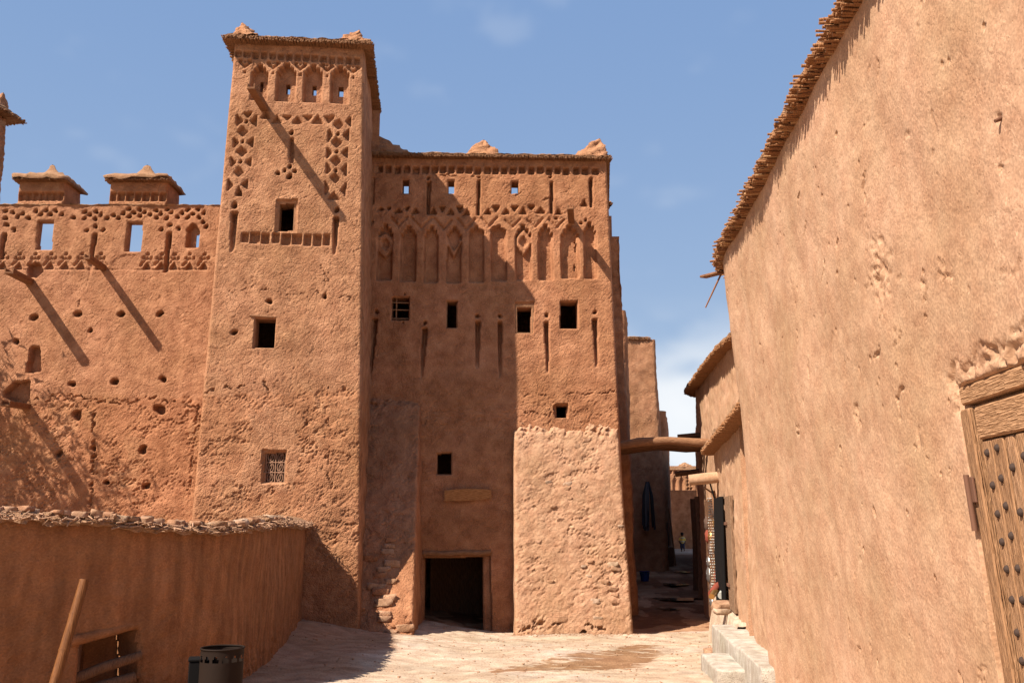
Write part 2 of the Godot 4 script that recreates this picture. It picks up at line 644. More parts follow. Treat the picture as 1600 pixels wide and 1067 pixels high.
func make_materials() -> void:
	var bn := noise_img(512, FastNoiseLite.TYPE_SIMPLEX_SMOOTH, 5.0, 5, 77)
	var bc := PackedByteArray()
	bc.resize(512 * 512 * 3)
	for k in 512 * 512:
		var t := 226 + (bn[k] - 128) * 0.13
		bc[k * 3] = int(clampf(t + 3, 0, 255))
		bc[k * 3 + 1] = int(clampf(t, 0, 255))
		bc[k * 3 + 2] = int(clampf(t - 2 + (bn[k] - 128) * 0.05, 0, 255))
	M.blotch = tex(bc, 512, true)
	var pa := plaster(1024, 1.0, 17.0, 900, 500, 21)
	var pb := plaster(1024, 0.7, 15.0, 1300, 1300, 41, 0.09)
	var pg := plaster(1024, 0.15, 12.0, 250, 900, 61)
	M.wood = wood_tex(512, 5, 1.0)
	M.wood_across = wood_tex(512, 6, 1.0, true)
	M.mud = mud(lin(0.59, 0.30, 0.160), pa, 2.9, 2.8)
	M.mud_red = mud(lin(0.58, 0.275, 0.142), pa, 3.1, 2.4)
	M.mud_left = mud(lin(0.58, 0.28, 0.148), pa, 2.7, 2.6)
	M.mud_rough = mud(lin(0.75, 0.445, 0.27), pb, 1.9, 2.4)
	M.plaster = mud(lin(0.765, 0.475, 0.292), pb, 2.1, 0.3)
	var st := noise_img(512, FastNoiseLite.TYPE_SIMPLEX_SMOOTH, 26.0, 4, 99)
	var sc := PackedByteArray()
	sc.resize(512 * 512 * 3)
	for k in 512 * 512:
		var t := 222 + (st[k] - 128) * 0.34
		sc[k * 3] = int(clampf(t, 0, 255))
		sc[k * 3 + 1] = int(clampf(t - 2, 0, 255))
		sc[k * 3 + 2] = int(clampf(t - 4, 0, 255))
	M.streaks = tex(sc, 512, true)
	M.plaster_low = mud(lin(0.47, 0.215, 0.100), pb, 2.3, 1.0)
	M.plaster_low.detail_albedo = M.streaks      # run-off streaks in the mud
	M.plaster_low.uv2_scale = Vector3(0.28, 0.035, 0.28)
	M.earth_roof = mud(lin(0.62, 0.365, 0.21), pb, 1.2, 3.0)
	M.ground = mud(lin(0.76, 0.595, 0.435), pg, 3.3, 1.2)
	M.concrete = mud(lin(0.66, 0.60, 0.50), pg, 1.7, 1.0, 0.85)
	M.stone = mud(lin(0.66, 0.40, 0.25), pg, 0.8, 1.0)
	M.stone_pale = mud(lin(0.74, 0.53, 0.37), pg, 0.7, 1.0)
	M.stone_red = mud(lin(0.60, 0.32, 0.18), pg, 0.9, 1.0)
	M.reed = [wood(lin(0.46, 0.23, 0.11), 0.5, 0.2), wood(lin(0.36, 0.165, 0.075), 0.5, 0.2), wood(lin(0.60, 0.36, 0.19), 0.5, 0.2), wood(lin(0.24, 0.11, 0.055), 0.5, 0.2)]
	M.reed_end = wood(lin(0.36, 0.19, 0.1), 0.4, 0.2)
	M.log = wood(lin(0.44, 0.235, 0.13), 0.6, 1.0)
	M.log_dark = wood(lin(0.27, 0.14, 0.08), 0.6, 1.0)
	M.beam = wood(lin(0.36, 0.175, 0.09), 0.7, 0.8, 0.8, "wood_across")
	M.door = [wood(lin(0.56, 0.32, 0.175), 0.45, 0.7), wood(lin(0.50, 0.28, 0.15), 0.5, 0.7), wood(lin(0.60, 0.35, 0.20), 0.48, 0.7)]
	M.frame = wood(lin(0.48, 0.26, 0.145), 0.5, 0.5)
	M.old_door = wood(lin(0.40, 0.25, 0.16), 0.5, 0.8)
	M.iron = plain(lin(0.05, 0.032, 0.025), 0.7)
	M.rust = plain(lin(0.17, 0.085, 0.055), 0.7, 0.4)
	M.soot = plain(lin(0.018, 0.011, 0.008), 0.7)
	M.sign_wood = wood(lin(0.62, 0.29, 0.11), 0.5, 0.6, 0.7, "wood_across")
	M.log_across = wood(lin(0.44, 0.235, 0.13), 0.6, 1.0, 0.8, "wood_across")
	M.log_dark_across = wood(lin(0.27, 0.14, 0.08), 0.6, 1.0, 0.8, "wood_across")
	M.door_across = wood(lin(0.58, 0.335, 0.185), 0.48, 0.7, 0.8, "wood_across")
	M.grille = plain(lin(0.30, 0.17, 0.11), 0.6, 0.2)
	M.black = plain(lin(0.008, 0.007, 0.007), 0.9)
	M.dark_cloth = plain(lin(0.03, 0.03, 0.034), 0.75)
	M.bluish = plain(lin(0.075, 0.075, 0.08), 0.45)
	M.blue = plain(lin(0.02, 0.05, 0.19), 0.5)
	M.skin = plain(lin(0.17, 0.085, 0.05), 0.6)
	M.hair = plain(lin(0.012, 0.01, 0.01), 0.7)
	M.yellow = plain(lin(0.62, 0.42, 0.10), 0.85)
	M.grey_cloth = plain(lin(0.38, 0.37, 0.33), 0.85)
	M.jeans = plain(lin(0.05, 0.05, 0.075), 0.85)
	M.cane = wood(lin(0.26, 0.105, 0.035), 0.6, 0.3, 0.55)
	M.leaf = plain(lin(0.07, 0.10, 0.03), 0.7)
	M.leaf.cull_mode = BaseMaterial3D.CULL_DISABLED
	M.leaf.backlight_enabled = true
	M.leaf.backlight = lin(0.08, 0.12, 0.03)
	M.bark = wood(lin(0.16, 0.11, 0.075), 0.5, 1.2)
	M.water = plain(lin(0.05, 0.035, 0.025), 0.06)
	M.water.metallic_specular = 0.6
	M.rug_a = plain(lin(0.22, 0.055, 0.035), 0.9)
	M.rug_b = plain(lin(0.10, 0.06, 0.045), 0.9)
	M.tin = plain(lin(0.35, 0.32, 0.3), 0.4, 0.8)
	M.brass = plain(lin(0.45, 0.24, 0.08), 0.4, 0.8)


func make_stones() -> void:
	for k in 7:
		var mb := MB.new()
		var pts := PackedVector3Array()
		for j in 7:
			for i in 11:
				var a := -TAU * (i % 10) / 10.0
				var b := -PI / 2 + PI * j / 6.0
				var p := Vector3(cos(b) * cos(a), sin(b), cos(b) * sin(a))
				var q := 1.0 + 0.38 * n_mid.get_noise_3d(p.x * 0.32 + k * 3.0, p.y * 0.32, p.z * 0.32) + 0.25 * n_big.get_noise_3d(p.x * 1.5 + k * 9.0, p.y * 1.5, p.z * 1.5)
				p = p.clamp(Vector3(-0.6, -0.45, -0.62), Vector3(0.66, 0.5, 0.6)) * 1.35
				p.y += p.x * 0.2 * sin(k * 1.7)
				pts.append(p * q)
		mb.grid(pts, 11)
		stone_mesh.append(mb.done())


func stone_at(p: Vector3, s: Vector3, parent: Node, called := "stone", mat: Material = null, turn := -10.0) -> MeshInstance3D:
	var b := Basis(UP, rng.randf() * TAU if turn < -9.0 else turn) * Basis(Vector3.RIGHT, rng.randf_range(-0.25, 0.25))
	if mat == null:
		mat = [M.stone, M.stone_pale, M.stone_red, M.stone, M.earth_roof][rng.randi() % 5]
	var basis := b * Basis.from_scale(s * 0.5)
	return put(called, stone_mesh[rng.randi() % 7], mat, parent, Transform3D(basis, p))


# ------------------------------------------------------------------ ground
const GX := [-14.0, -4.0, -2.5, 0.0, 3.0, 8.0]
const GZ := [0.0, -9.0, -12.0, -15.0, -18.0, -21.0, -28.0, -35.0, -50.0, -62.0]
const GY := [[0.0, 0.0, 0.0, 0.0, 0.0, 0.0], [0.0, 0.0, 0.0, 0.0, 0.0, 0.0], [0.05, -0.02, -0.1, -0.15, -0.16, -0.1], [0.1, 0.0, -0.15, -0.28, -0.27, -0.2],
	[0.2, 0.0, -0.30, -0.47, -0.47, -0.4], [0.3, 0.0, -0.32, -0.6, -0.62, -0.52], [0.3, 0.0, -0.3, -0.30, -0.26, -0.24], [0.3, 0.0, 0.1, 0.12, 0.12, 0.12],
	[0.4, 0.3, 0.3, 0.3, 0.3, 0.34], [0.5, 0.5, 0.5, 0.5, 0.5, 0.5]]


func gy(x: float, z: float) -> float:
	var i := 0
	while i < 4 and x > GX[i + 1]:
		i += 1
	var j := 0
	while j < 8 and z < GZ[j + 1]:
		j += 1
	var a := smoothstep(0.0, 1.0, clampf((x - GX[i]) / (GX[i + 1] - GX[i]), 0, 1))
	var b := clampf((z - GZ[j]) / (GZ[j + 1] - GZ[j]), 0, 1)
	return lerpf(lerpf(GY[j][i], GY[j][i + 1], a), lerpf(GY[j + 1][i], GY[j + 1][i + 1], a), b)


func axis(a: float, b: float, fine: float, lo: float, hi: float, grow: float) -> PackedFloat32Array:
	var r := PackedFloat32Array()
	var x := a
	while x < b:
		r.append(x)
		x += fine
	var s := fine
	while x < hi:
		r.append(x)
		s *= grow
		x += s
	r.append(hi)
	var l := PackedFloat32Array()
	s = fine
	x = a - fine
	while x > lo:
		l.append(x)
		s *= grow
		x -= s
	l.append(lo)
	l.reverse()
	l.append_array(r)
	return l


func make_ground() -> void:
	var xs := axis(-4.6, 5.2, 0.045, -600.0, 600.0, 1.12)
	var zs := axis(-24.0, -9.2, 0.045, -900.0, 300.0, 1.12)
	zs.reverse()
	var mb := MB.new()
	mb.colored = true
	var pts := PackedVector3Array()
	var cols := PackedColorArray()
	var wet := [Vector3(-0.53, -0.25, -12.21), Vector3(0.26, -0.25, -13.00), Vector3(0.97, -0.25, -14.53), Vector3(1.74, -0.25, -15.68), Vector3(2.29, -0.25, -17.04), Vector3(2.65, -0.25, -16.94), Vector3(2.38, -0.25, -15.93), Vector3(2.32, -0.25, -14.67), Vector3(2.02, -0.25, -13.72), Vector3(1.57, -0.25, -12.67), Vector3(1.33, -0.25, -12.84), Vector3(1.04, -0.25, -12.52), Vector3(0.58, -0.25, -12.36), Vector3(0.00, -0.25, -12.11)]
	var wp := PackedVector2Array()
	for p: Vector3 in wet:
		wp.append(Vector2(p.x, p.z))
	for z in zs:
		for x in xs:
			var y := gy(x, z)
			var far := clampf((absf(z + 14.0) - 12.0) / 20.0, 0.0, 1.0)
			var c := Color(1, 1, 1)
			if far < 1.0 and absf(x) < 9.0:
				var calm := lerpf(1.0, 0.3, smoothstep(-20.0, -24.0, z))
				y += calm * n_big.get_noise_2d(x, z) * 0.05 + n_mid.get_noise_2d(x * 0.6, z) * 0.011 + n_fine.get_noise_2d(x * 0.5, z * 0.8) * 0.005
				var lay := n_ridge.get_noise_2d(x * 0.35 + 4.0, z * 1.1)
				y -= clampf(lay - 0.35, 0.0, 1.0) * 0.010
				var t := n_big.get_noise_2d(x * 0.9 + 50.0, z * 1.6)
				var g := clampf(n_big.get_noise_2d(x * 1.1 + 80.0, z * 0.8) * 2.2 - 0.1, 0.0, 1.0)
				c = Color(1.0 + t * 0.10, 1.0 + t * 0.14, 1.0 + t * 0.16).lerp(Color(0.84, 0.9, 0.98), g * 0.55)
				var shade_red := smoothstep(-0.25, 0.2, n_big.get_noise_2d(x * 0.8 + 5.0, z * 0.8) * 0.6 - 0.1 + (-1.9 - x) * 1.3 * float(z < -8.0))  # redder, darker tint painted where low wall and tower shade the ground
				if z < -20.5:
					shade_red = 1.2  # same shade tint over the whole lane floor
				c = c.lerp(Color(0.74, 0.54, 0.42), shade_red * 0.8)
				var q := Vector2(x + n_mid.get_noise_2d(x, z) * 0.10 + n_fine.get_noise_2d(x * 0.3, z) * 0.12, z + n_mid.get_noise_2d(x + 30.0, z) * 0.3)
				if x > -3.0 and x < 5.0 and Geometry2D.is_point_in_polygon(q, wp) and n_mid.get_noise_2d(x * 0.25, z * 1.3) < 0.3:
					c = c * Color(0.58, 0.43, 0.32)
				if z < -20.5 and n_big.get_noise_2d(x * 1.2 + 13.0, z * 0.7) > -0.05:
					c = c * Color(0.56, 0.46, 0.40)  # patches darkened further, painting the lane's shade into the ground
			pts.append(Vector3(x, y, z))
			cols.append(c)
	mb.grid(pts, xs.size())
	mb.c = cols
	# loose grit and pebbles on the trodden earth
	rng.seed = 17
	var gm := MultiMesh.new()
	gm.transform_format = MultiMesh.TRANSFORM_3D
	gm.mesh = stone_mesh[2]
	gm.instance_count = 2600
	for k in 2600:
		var x := rng.randf_range(-4.2, 4.6)
		var z := rng.randf_range(-20.3, -8.8)
		if k % 3 == 0:
			x = rng.randf_range(0.0, 2.6)
			z = -19.75 + rng.randf_range(-0.3, 0.7) * rng.randf()
		var s := 0.005 + 0.016 * pow(rng.randf(), 3.0)
		var b := Basis(UP, rng.randf() * TAU) * Basis.from_scale(Vector3(s, s * 0.6, s * 0.8))
		gm.set_instance_transform(k, Transform3D(b, Vector3(x, gy(x, z) + n_big.get_noise_2d(x, z) * 0.05 + n_mid.get_noise_2d(x * 0.6, z) * 0.018 + 0.002, z)))
	var gi := MultiMeshInstance3D.new()
	gi.name = "gravel"
	gi.multimesh = gm
	gi.material_override = M.stone
	add_child(gi)
	gi.set_meta("kind", "stuff")
	tag(gi, "scattered grit and pebbles on the pale trodden ground", "gravel")
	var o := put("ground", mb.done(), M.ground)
	o.set_meta("kind", "structure")


# ------------------------------------------------------------------ shared building parts
# coats of mud of different age: patches with worn outlines, each a shade apart
func coat_tone(u: float, v: float, shift: float) -> float:
	var a := n_big.get_noise_2d(u * 0.8 + shift, v * 0.9) + n_fine.get_noise_2d(u * 0.5 + shift, v * 0.5) * 0.10
	var b := n_big.get_noise_2d(u * 1.5 + shift + 40.0, v * 1.2) + n_fine.get_noise_2d(u * 0.6, v * 0.6 + shift) * 0.12
	return 1.0 + 0.085 * smoothstep(0.12, 0.17, a) - 0.075 * smoothstep(0.16, 0.20, b) + 0.03 * n_mid.get_noise_2d(u, v)


func tower_coat(u: float, v: float, vr: float, patch: Array) -> Color:
	var t := coat_tone(u, v, 3.0)
	var c := Color(t, t, t)
	var w := n_mid.get_noise_2d(u * 0.8, v * 0.8) * 0.25
	if v < vr + n_mid.get_noise_2d(u * 0.7, 3.0) * 0.2 + u * 0.05:
		if u > patch[0] + w and u < patch[2] + w and v > patch[1] + w and v < patch[3] + w:
			return Color(t * 1.06, t * 1.06, t * 1.05)
		c = Color(t * 1.0, t * 0.95, t * 0.91)
	return c


func house_coat(u: float, v: float) -> Color:
	var t := coat_tone(u, v, 17.0)
	if v < 4.55 + n_mid.get_noise_2d(u * 0.6, 1.0) * 0.12:
		return Color(t * 1.04, t * 1.02, t * 0.99)
	return Color(t, t * 0.985, t * 0.965)


func left_coat(u: float, v: float, vr: float) -> Color:
	var t := coat_tone(u, v, 29.0)
	if v < vr + n_mid.get_noise_2d(u * 0.6, 8.0) * 0.2:
		return Color(t * 0.99, t * 0.93, t * 0.89)
	return Color(t, t, t)


func right_coat(u: float, v: float, scuffs: Array) -> Color:
	var t := 1.0 + 0.35 * (coat_tone(u * 0.6, v * 0.6, 51.0) - 1.0)
	for s in scuffs:    # pale rubbed patches low on the wall
		var d := Vector2((u - s[0]) * 1.6, v - s[1]).length()
		if d < s[2] and n_mid.get_noise_2d(u * 1.5 + 5.0, v * 0.7) + n_fine.get_noise_2d(u, v * 0.5) * 0.4 > 0.1 + 0.3 * d / s[2]:
			return Color(t * 1.10, t * 1.16, t * 1.18)
	return Color(t, t, t)


# reeds laid side by side under a roof edge: fine bundles joined into one part
func reed_fringe(parent: Node, a: Vector3, b: Vector3, out: Vector3, ln: float, pitch: float, r: float, layers: int, called := "reed_fringe") -> void:
	var mb := MB.new()
	var t := (b - a)
	var count := int(t.length() / pitch)
	for l in layers:
		for k in count:
			var p := a + t * ((k + rng.randf()) / count) + UP * (l * r * 1.5 + rng.randf_range(-0.3, 0.3) * r)
			var e := ln * rng.randf_range(0.75, 1.08)
			var d := (out + t.normalized() * rng.randf_range(-0.12, 0.12) + UP * rng.randf_range(-0.06, 0.02)).normalized()
			mb.tube([p - d * 0.12, p + d * e], [r * rng.randf_range(0.7, 1.2)], 5)
	var o := put(called, mb.done(), M.reed_end, parent)
	o.set_meta("kind", "stuff")


# a heaped mud ridge over a reed edge, its lip uneven
func mud_cap(parent: Node, a: Vector3, b: Vector3, out: Vector3, width: float, hgt: float, over: float, mat: Material, called := "mud_cap") -> void:
	var t := b - a
	var m := int(t.length() / 0.06) + 2
	var pts := PackedVector3Array()
	var prof := [[over - 0.04, 0.0], [over + 0.02, 0.3], [over - 0.03, 0.75], [over - 0.16, 1.0], [-width * 0.5, 1.15], [-width, 0.9], [-width - 0.02, 0.0]]
	for pr in prof:
		for k in m:
			var f := float(k) / (m - 1)
			var p := a + t * f
			var w := n_mid.get_noise_3d(p.x, p.y + pr[1] * 2.0, p.z)
			pts.append(p + out * (pr[0] + w * 0.05) + UP * (hgt * pr[1] * (1.0 + 0.9 * n_big.get_noise_3d(p.x * 2.0, p.y, p.z * 2.0)) + w * 0.02))
	var mb := MB.new()
	mb.grid(pts, m)
	put(called, mb.done(), mat, parent)


# a lump of mud heaped on a corner, tapering to a worn tip
func mound(parent: Node, base: Vector3, w: float, d: float, h: float, tip: Vector2, mat: Material, called := "mud_pinnacle") -> void:
	var pts := PackedVector3Array()
	var cn := 25
	for j in 14:
		var f := j / 13.0
		var r := pow(1.0 - f, 1.15) * 0.80 + 0.26 * sqrt(maxf(0.0, 1.0 - f))
		for i in cn:
			var a := -TAU * (i % (cn - 1)) / (cn - 1.0)
			var sq := 1.0 / maxf(absf(cos(a)), absf(sin(a)))
			sq = lerpf(1.0, sq, 0.5)
			var p := base + Vector3(cos(a) * r * w * 0.5 * sq + tip.x * f, f * h - 0.03, sin(a) * r * d * 0.5 * sq + tip.y * f)
			var nn := Vector3(cos(a), 0.3, sin(a))
			p += nn * (n_mid.get_noise_3d(p.x * 1.3, p.y * 1.3, p.z * 1.3) * 0.12 + n_fine.get_noise_3d(p.x, p.y, p.z) * 0.035) * minf(1.0, (1.0 - f) * 3.0)
			pts.append(p)
	var mb := MB.new()
	mb.grid(pts, cn)
	put(called, mb.done(), mat, parent)


# an open wooden rain spout: a trough of three boards
func spout(parent: Node, root: Vector3, tip: Vector3, w: float, mat: Material) -> void:
	var d := (tip - root).normalized()
	var ln := root.distance_to(tip)
	var x := d.cross(UP).normalized()
	var y := x.cross(d).normalized()
	var b := Basis(x, y, -d)
	var mb := MB.new()
	var c := (root + tip) * 0.5 - d * 0.15
	mb.box(c, Vector3(w, 0.045, ln + 0.3), b, 0.008)
	mb.box(c + x * (w * 0.5 - 0.016) + y * 0.06, Vector3(0.032, 0.075, ln + 0.29), b, 0.006)
	mb.box(c - x * (w * 0.5 - 0.016) + y * 0.06, Vector3(0.032, 0.075, ln + 0.27), b, 0.006)
	put("rain_spout", mb.done(), mat, parent)


# four boards of a window frame set into the wall
func frame(parent: Node, f: Relief, u0: float, v0: float, u1: float, v1: float, w: float, d: float, mat: Material, called := "window_frame") -> void:
	var b := Basis(f.U, (UP - f.N * f.lean).normalized(), f.N)
	var fr := Node3D.new()
	fr.name = called
	parent.add_child(fr, true)
	for a in [["jamb", u0, (v0 + v1) / 2, w, v1 - v0 + 0.01], ["jamb", u1, (v0 + v1) / 2, w, v1 - v0 + 0.01], ["head", (u0 + u1) / 2, v1 + w * 0.5, u1 - u0 + w * 2.4, w], ["sill", (u0 + u1) / 2, v0 - w * 0.5, u1 - u0 + w * 2.0, w * 0.8]]:
		var mb := MB.new()
		mb.box(Vector3.ZERO, Vector3(a[3], a[4], 0.09), Basis.IDENTITY, 0.006)
		put(a[0], mb.done(), mat, fr, Transform3D(b * Basis(Vector3.BACK, rng.randf_range(-0.012, 0.012)), f.at(a[1], a[2], d)))


func step_arch(l: float, b: float, r: float, t: float) -> Array:
	# niche with a stepped head
	var w := (r - l)
	var h := minf(0.21, (t - b) * 0.2)
	return [l, b, l, t - h, l + w * 0.15, t - h, l + w * 0.15, t - h * 0.55, l + w * 0.36, t - h * 0.45, l + w * 0.36, t, l + w * 0.62, t, l + w * 0.62, t - h * 0.45, l + w * 0.85, t - h * 0.55, l + w * 0.85, t - h, r, t - h, r, b]


func wall_box(parent: Node, called: String, pts: Array, y0: float, y1: float, mat: Material) -> void:
	# upright walls along a plan polyline, single faces closing a building from behind
	var mb := MB.new()
	for k in pts.size() - 1:
		var a: Vector3 = pts[k]
		var b: Vector3 = pts[k + 1]
		mb.quad(Vector3(a.x, y0, a.z), Vector3(a.x, y1, a.z), Vector3(b.x, y1, b.z), Vector3(b.x, y0, b.z))
	put(called, mb.done(), mat, parent)


func slab(parent: Node, called: String, pts: Array, y: float, th: float, mat: Material) -> void:
	var mb := MB.new()
	var lo := []
	var hi := []
	for p: Vector3 in pts:
		lo.append(Vector3(p.x, y - th, p.z))
		hi.append(Vector3(p.x, y, p.z))
	mb.loft([hi, lo])
	put(called, mb.done(), mat, parent)


# ------------------------------------------------------------------ the decorated tower
func make_tower() -> void:
	var t := thing("kasbah_tower", "tall square mud tower with carved lattice panels and four niches under its eaves", "tower")
	var f := Relief.new().frame(Vector3(-4.550, 0, -17.500), 0.0873, 0.022).area(-1.53, 1.73, -1.33, 1.40, -0.7, 11.7, 0.021)
	f.side_l = 3.0
	f.side_r = 3.35
	f.side_dir_l = -f.N
	f.side_dir_r = -f.N
	# four stepped niches with small openings to the sky
	for a in [[-0.92, 10.42, -0.59, 11.22], [-0.39, 10.40, -0.01, 11.26], [0.17, 10.40, 0.55, 11.27], [0.74, 10.40, 1.10, 11.27]]:
		f.poly(step_arch(a[0], a[1], a[2], a[3]), 0.2)
	for a in [[-0.79, 10.69, -0.70, 10.93], [-0.23, 10.65, -0.13, 10.90], [0.32, 10.64, 0.42, 10.90], [0.87, 10.64, 0.99, 10.90]]:
		f.rect(a, 0.2, true)
	for a in [[-1.08, 11.28], [-0.49, 11.27], [0.08, 11.26], [0.64, 11.26], [1.19, 11.25]]:
		var u: float = a[0]
		var v: float = a[1]
		f.poly([u - 0.13, v + 0.05, u - 0.05, v + 0.05, u - 0.07, v - 0.02], 0.09)
		f.poly([u + 0.13, v + 0.05, u + 0.05, v + 0.05, u + 0.07, v - 0.02], 0.09)
		f.stroke([u - 0.12, v + 0.0, u, v - 0.11, u + 0.12, v + 0.0], 0.045, 0.08)
		f.disc([u, v + 0.01, 0.025], 0.06)
		f.disc([u + 0.01, v - 0.24, 0.028], 0.1)
	var d0 := [-1.23, 11.46, 1.26, 11.40]
	for k in 15:
		var x: float = lerpf(d0[0], d0[2], k / 14.0)
		var y: float = lerpf(d0[1], d0[3], k / 14.0)
		f.rect([x - 0.055, y - 0.07, x + 0.055, y + 0.07], 0.11)
	# lattice panels
	for a in [
		[-1.17, 10.06, -1.02, 9.92, -1.16, 9.79], [-1.04, 10.10, -0.86, 10.11, -0.94, 9.98], [-0.76, 10.06, -0.75, 9.79, -0.89, 9.91], [-1.04, 9.79, -0.92, 9.68, -1.02, 9.57, -1.14, 9.67],
		[-1.21, 9.54, -1.19, 9.32, -1.08, 9.44], [-0.80, 9.55, -0.80, 9.33, -0.93, 9.44], [-1.03, 9.34, -0.91, 9.23, -1.01, 9.12, -1.13, 9.23],
		[-1.23, 9.11, -1.22, 8.90, -1.12, 9.00], [-0.82, 9.11, -0.82, 8.91, -0.94, 9.01], [-1.06, 8.90, -0.95, 8.79, -1.06, 8.67, -1.15, 8.78],
		[-1.26, 8.63, -1.26, 8.37, -1.14, 8.50], [-0.85, 8.65, -0.85, 8.41, -0.98, 8.51], [-1.03, 8.48, -1.09, 8.28, -0.95, 8.28],
		[0.62, 10.10, 0.85, 10.11, 0.73, 9.94], [1.18, 10.11, 1.19, 9.87, 1.07, 10.00], [0.93, 10.04, 1.03, 9.93, 0.93, 9.81, 0.82, 9.93],
		[0.73, 9.84, 0.73, 9.53, 0.82, 9.68], [1.15, 9.82, 1.16, 9.55, 1.03, 9.68], [0.90, 9.63, 1.01, 9.52, 0.91, 9.40, 0.80, 9.51],
		[0.71, 9.40, 0.72, 9.15, 0.82, 9.29], [1.15, 9.42, 1.15, 9.16, 1.01, 9.29], [0.91, 9.22, 1.02, 9.11, 0.91, 8.98, 0.80, 9.11],
		[0.72, 9.05, 0.72, 8.80, 0.83, 8.91], [1.14, 9.07, 1.14, 8.77, 1.02, 8.91], [0.91, 8.84, 1.01, 8.73, 0.91, 8.61, 0.80, 8.73],
		[0.71, 8.64, 0.71, 8.34, 0.81, 8.48], [1.14, 8.63, 1.13, 8.33, 1.03, 8.46], [0.89, 8.42, 0.77, 8.24, 1.02, 8.25],
		[-0.35, 10.07, -0.46, 9.90, -0.24, 9.91], [0.07, 10.07, -0.03, 9.91, 0.20, 9.92], [0.49, 10.12, 0.37, 9.93, 0.61, 9.93], [-0.24, 10.07, -0.04, 10.08, -0.13, 9.97], [0.18, 10.09, 0.38, 10.09, 0.29, 9.98], [-0.58, 10.16, -0.67, 10.00, -0.48, 9.99],
	]:
		f.poly(a, 0.115)
	for a in [[-0.96, 9.90, 0.031], [-1.01, 9.45, 0.031], [-1.03, 9.01, 0.031], [0.92, 9.70, 0.035], [0.91, 9.30, 0.034], [0.92, 8.89, 0.034], [-0.03, 9.69, 0.046], [-0.26, 8.78, 0.046], [-0.12, 8.85, 0.038], [-0.02, 8.94, 0.042], [0.08, 8.84, 0.042], [-0.02, 8.72, 0.064],
		[-1.09, 8.06, 0.064], [0.97, 8.03, 0.056], [-1.02, 8.33, 0.057], [-0.28, 6.05, 0.062], [0.81, 6.18, 0.051], [-0.92, 5.40, 0.062]]:
		f.disc(a, 0.2)
	f.poly([-0.06, 9.56, 0.02, 9.57, 0.04, 9.03, -0.04, 9.03], 0.12)
	f.poly([-1.14, 7.91, -1.02, 7.91, -1.05, 7.04, -1.11, 7.04], 0.24, false, 0.6)
	f.poly([0.92, 7.88, 1.01, 7.88, 0.99, 7.04, 0.93, 7.04], 0.24, false, 0.6)
	for a in [[-0.91, 7.29, -0.78, 7.48], [-0.74, 7.27, -0.55, 7.49], [-0.52, 7.27, -0.37, 7.48], [-0.28, 7.28, -0.16, 7.49], [-0.10, 7.25, 0.06, 7.48], [0.11, 7.26, 0.29, 7.47], [0.34, 7.25, 0.48, 7.48], [0.54, 7.25, 0.68, 7.48], [0.73, 7.27, 0.85, 7.49]]:
		f.rect(a, 0.12)
	f.soften()
	var vr: float = [-0.06, 4.23][1]
	var patch := [-0.57, 2.33, 0.42, 3.90]
	f.roughen(self, [0.035, 0.006, 0.008], tower_rough.bind(vr, patch), 0.04, 0.0, 0.032)
	f.crack([-1.50, 4.09, -1.19, 4.33, -0.74, 4.32, -0.30, 4.43, -0.18, 4.21], 0.014, 0.04, self, 0.04)
	f.crack([0.93, 4.32, 1.27, 4.29], 0.025, 0.06, self, 0.02)
	f.crack([0.55, 3.83, 0.55, 3.34, 0.54, 2.63], 0.012, 0.045, self)
	f.crack([0.99, 4.28, 0.97, 3.34, 1.09, 2.33], 0.008, 0.035, self)
	f.crack([-1.06, 6.28, -0.57, 6.31, -0.11, 6.23, 0.32, 6.24, 0.89, 6.24, 1.39, 6.15], 0.006, 0.03, self)
	f.crack([0.64, 6.87, 0.82, 6.55, 0.80, 6.25], 0.006, 0.03, self)
	# windows
	f.poly([-0.26, 8.21, 0.18, 8.22, 0.17, 7.52, -0.25, 7.51], 0.05)
	f.poly([-0.21, 8.15, 0.14, 8.16, 0.14, 7.55, -0.21, 7.54], 0.07, true)
	f.poly([-0.53, 5.70, -0.14, 5.71, -0.13, 5.10, -0.53, 5.09], 0.07, true)
	f.poly([-0.25, 3.10, 0.20, 3.09, 0.23, 2.45, -0.22, 2.45], 0.06)
	f.poly([-0.21, 3.05, 0.18, 3.06, 0.20, 2.48, -0.19, 2.48], 0.12, true)
	f.paint(tower_coat.bind(vr, patch))
	put("wall", f.mesh(0.42), M.mud, t)
	var a0 := [-0.21, 7.54, 0.14, 8.16]
	frame(t, f, a0[0] - 0.01, a0[1], a0[2] - 0.02, a0[3], 0.05, 0.12, M.frame)
	var lp := [-0.61, 5.75, -0.22, 5.73]
	var mb := MB.new()
	mb.box(Vector3.ZERO, Vector3(0.46, 0.03, 0.2), Basis.IDENTITY, 0.005)
	put("lintel_board", mb.done(), M.frame, t, Transform3D(Basis(f.U, UP, f.N) * Basis(Vector3.BACK, -0.05), f.at((lp[0] + lp[2]) / 2, lp[1] - 0.01, 0.06)))
	scroll_grille(t, f, [-0.18, 2.48, 0.18, 3.06])
	# enclosure and roof
	var bl := f.at(-1.45, 0, 2.98)
	var br := f.at(1.6, 0, 2.98)
	wall_box(t, "rear_wall", [br, bl], -0.6, 11.6, M.mud)
	slab(t, "terrace", [f.at(-1.3, 0, 0.6), f.at(-1.3, 0, 3.15), f.at(1.38, 0, 3.15), f.at(1.38, 0, 0.6)], 10.05, 0.2, M.mud)
	# eaves
	var v := 11.7
	var tl := f.at(-1.33, v)
	var tr := f.at(1.40, v)
	reed_fringe(t, tl - f.U * 0.2, tr + f.U * 0.2, f.N, 0.24, 0.022, 0.017, 3)
	reed_fringe(t, tr + f.N * 0.2, tr - f.N * 3.1, f.U, 0.2, 0.03, 0.017, 3)
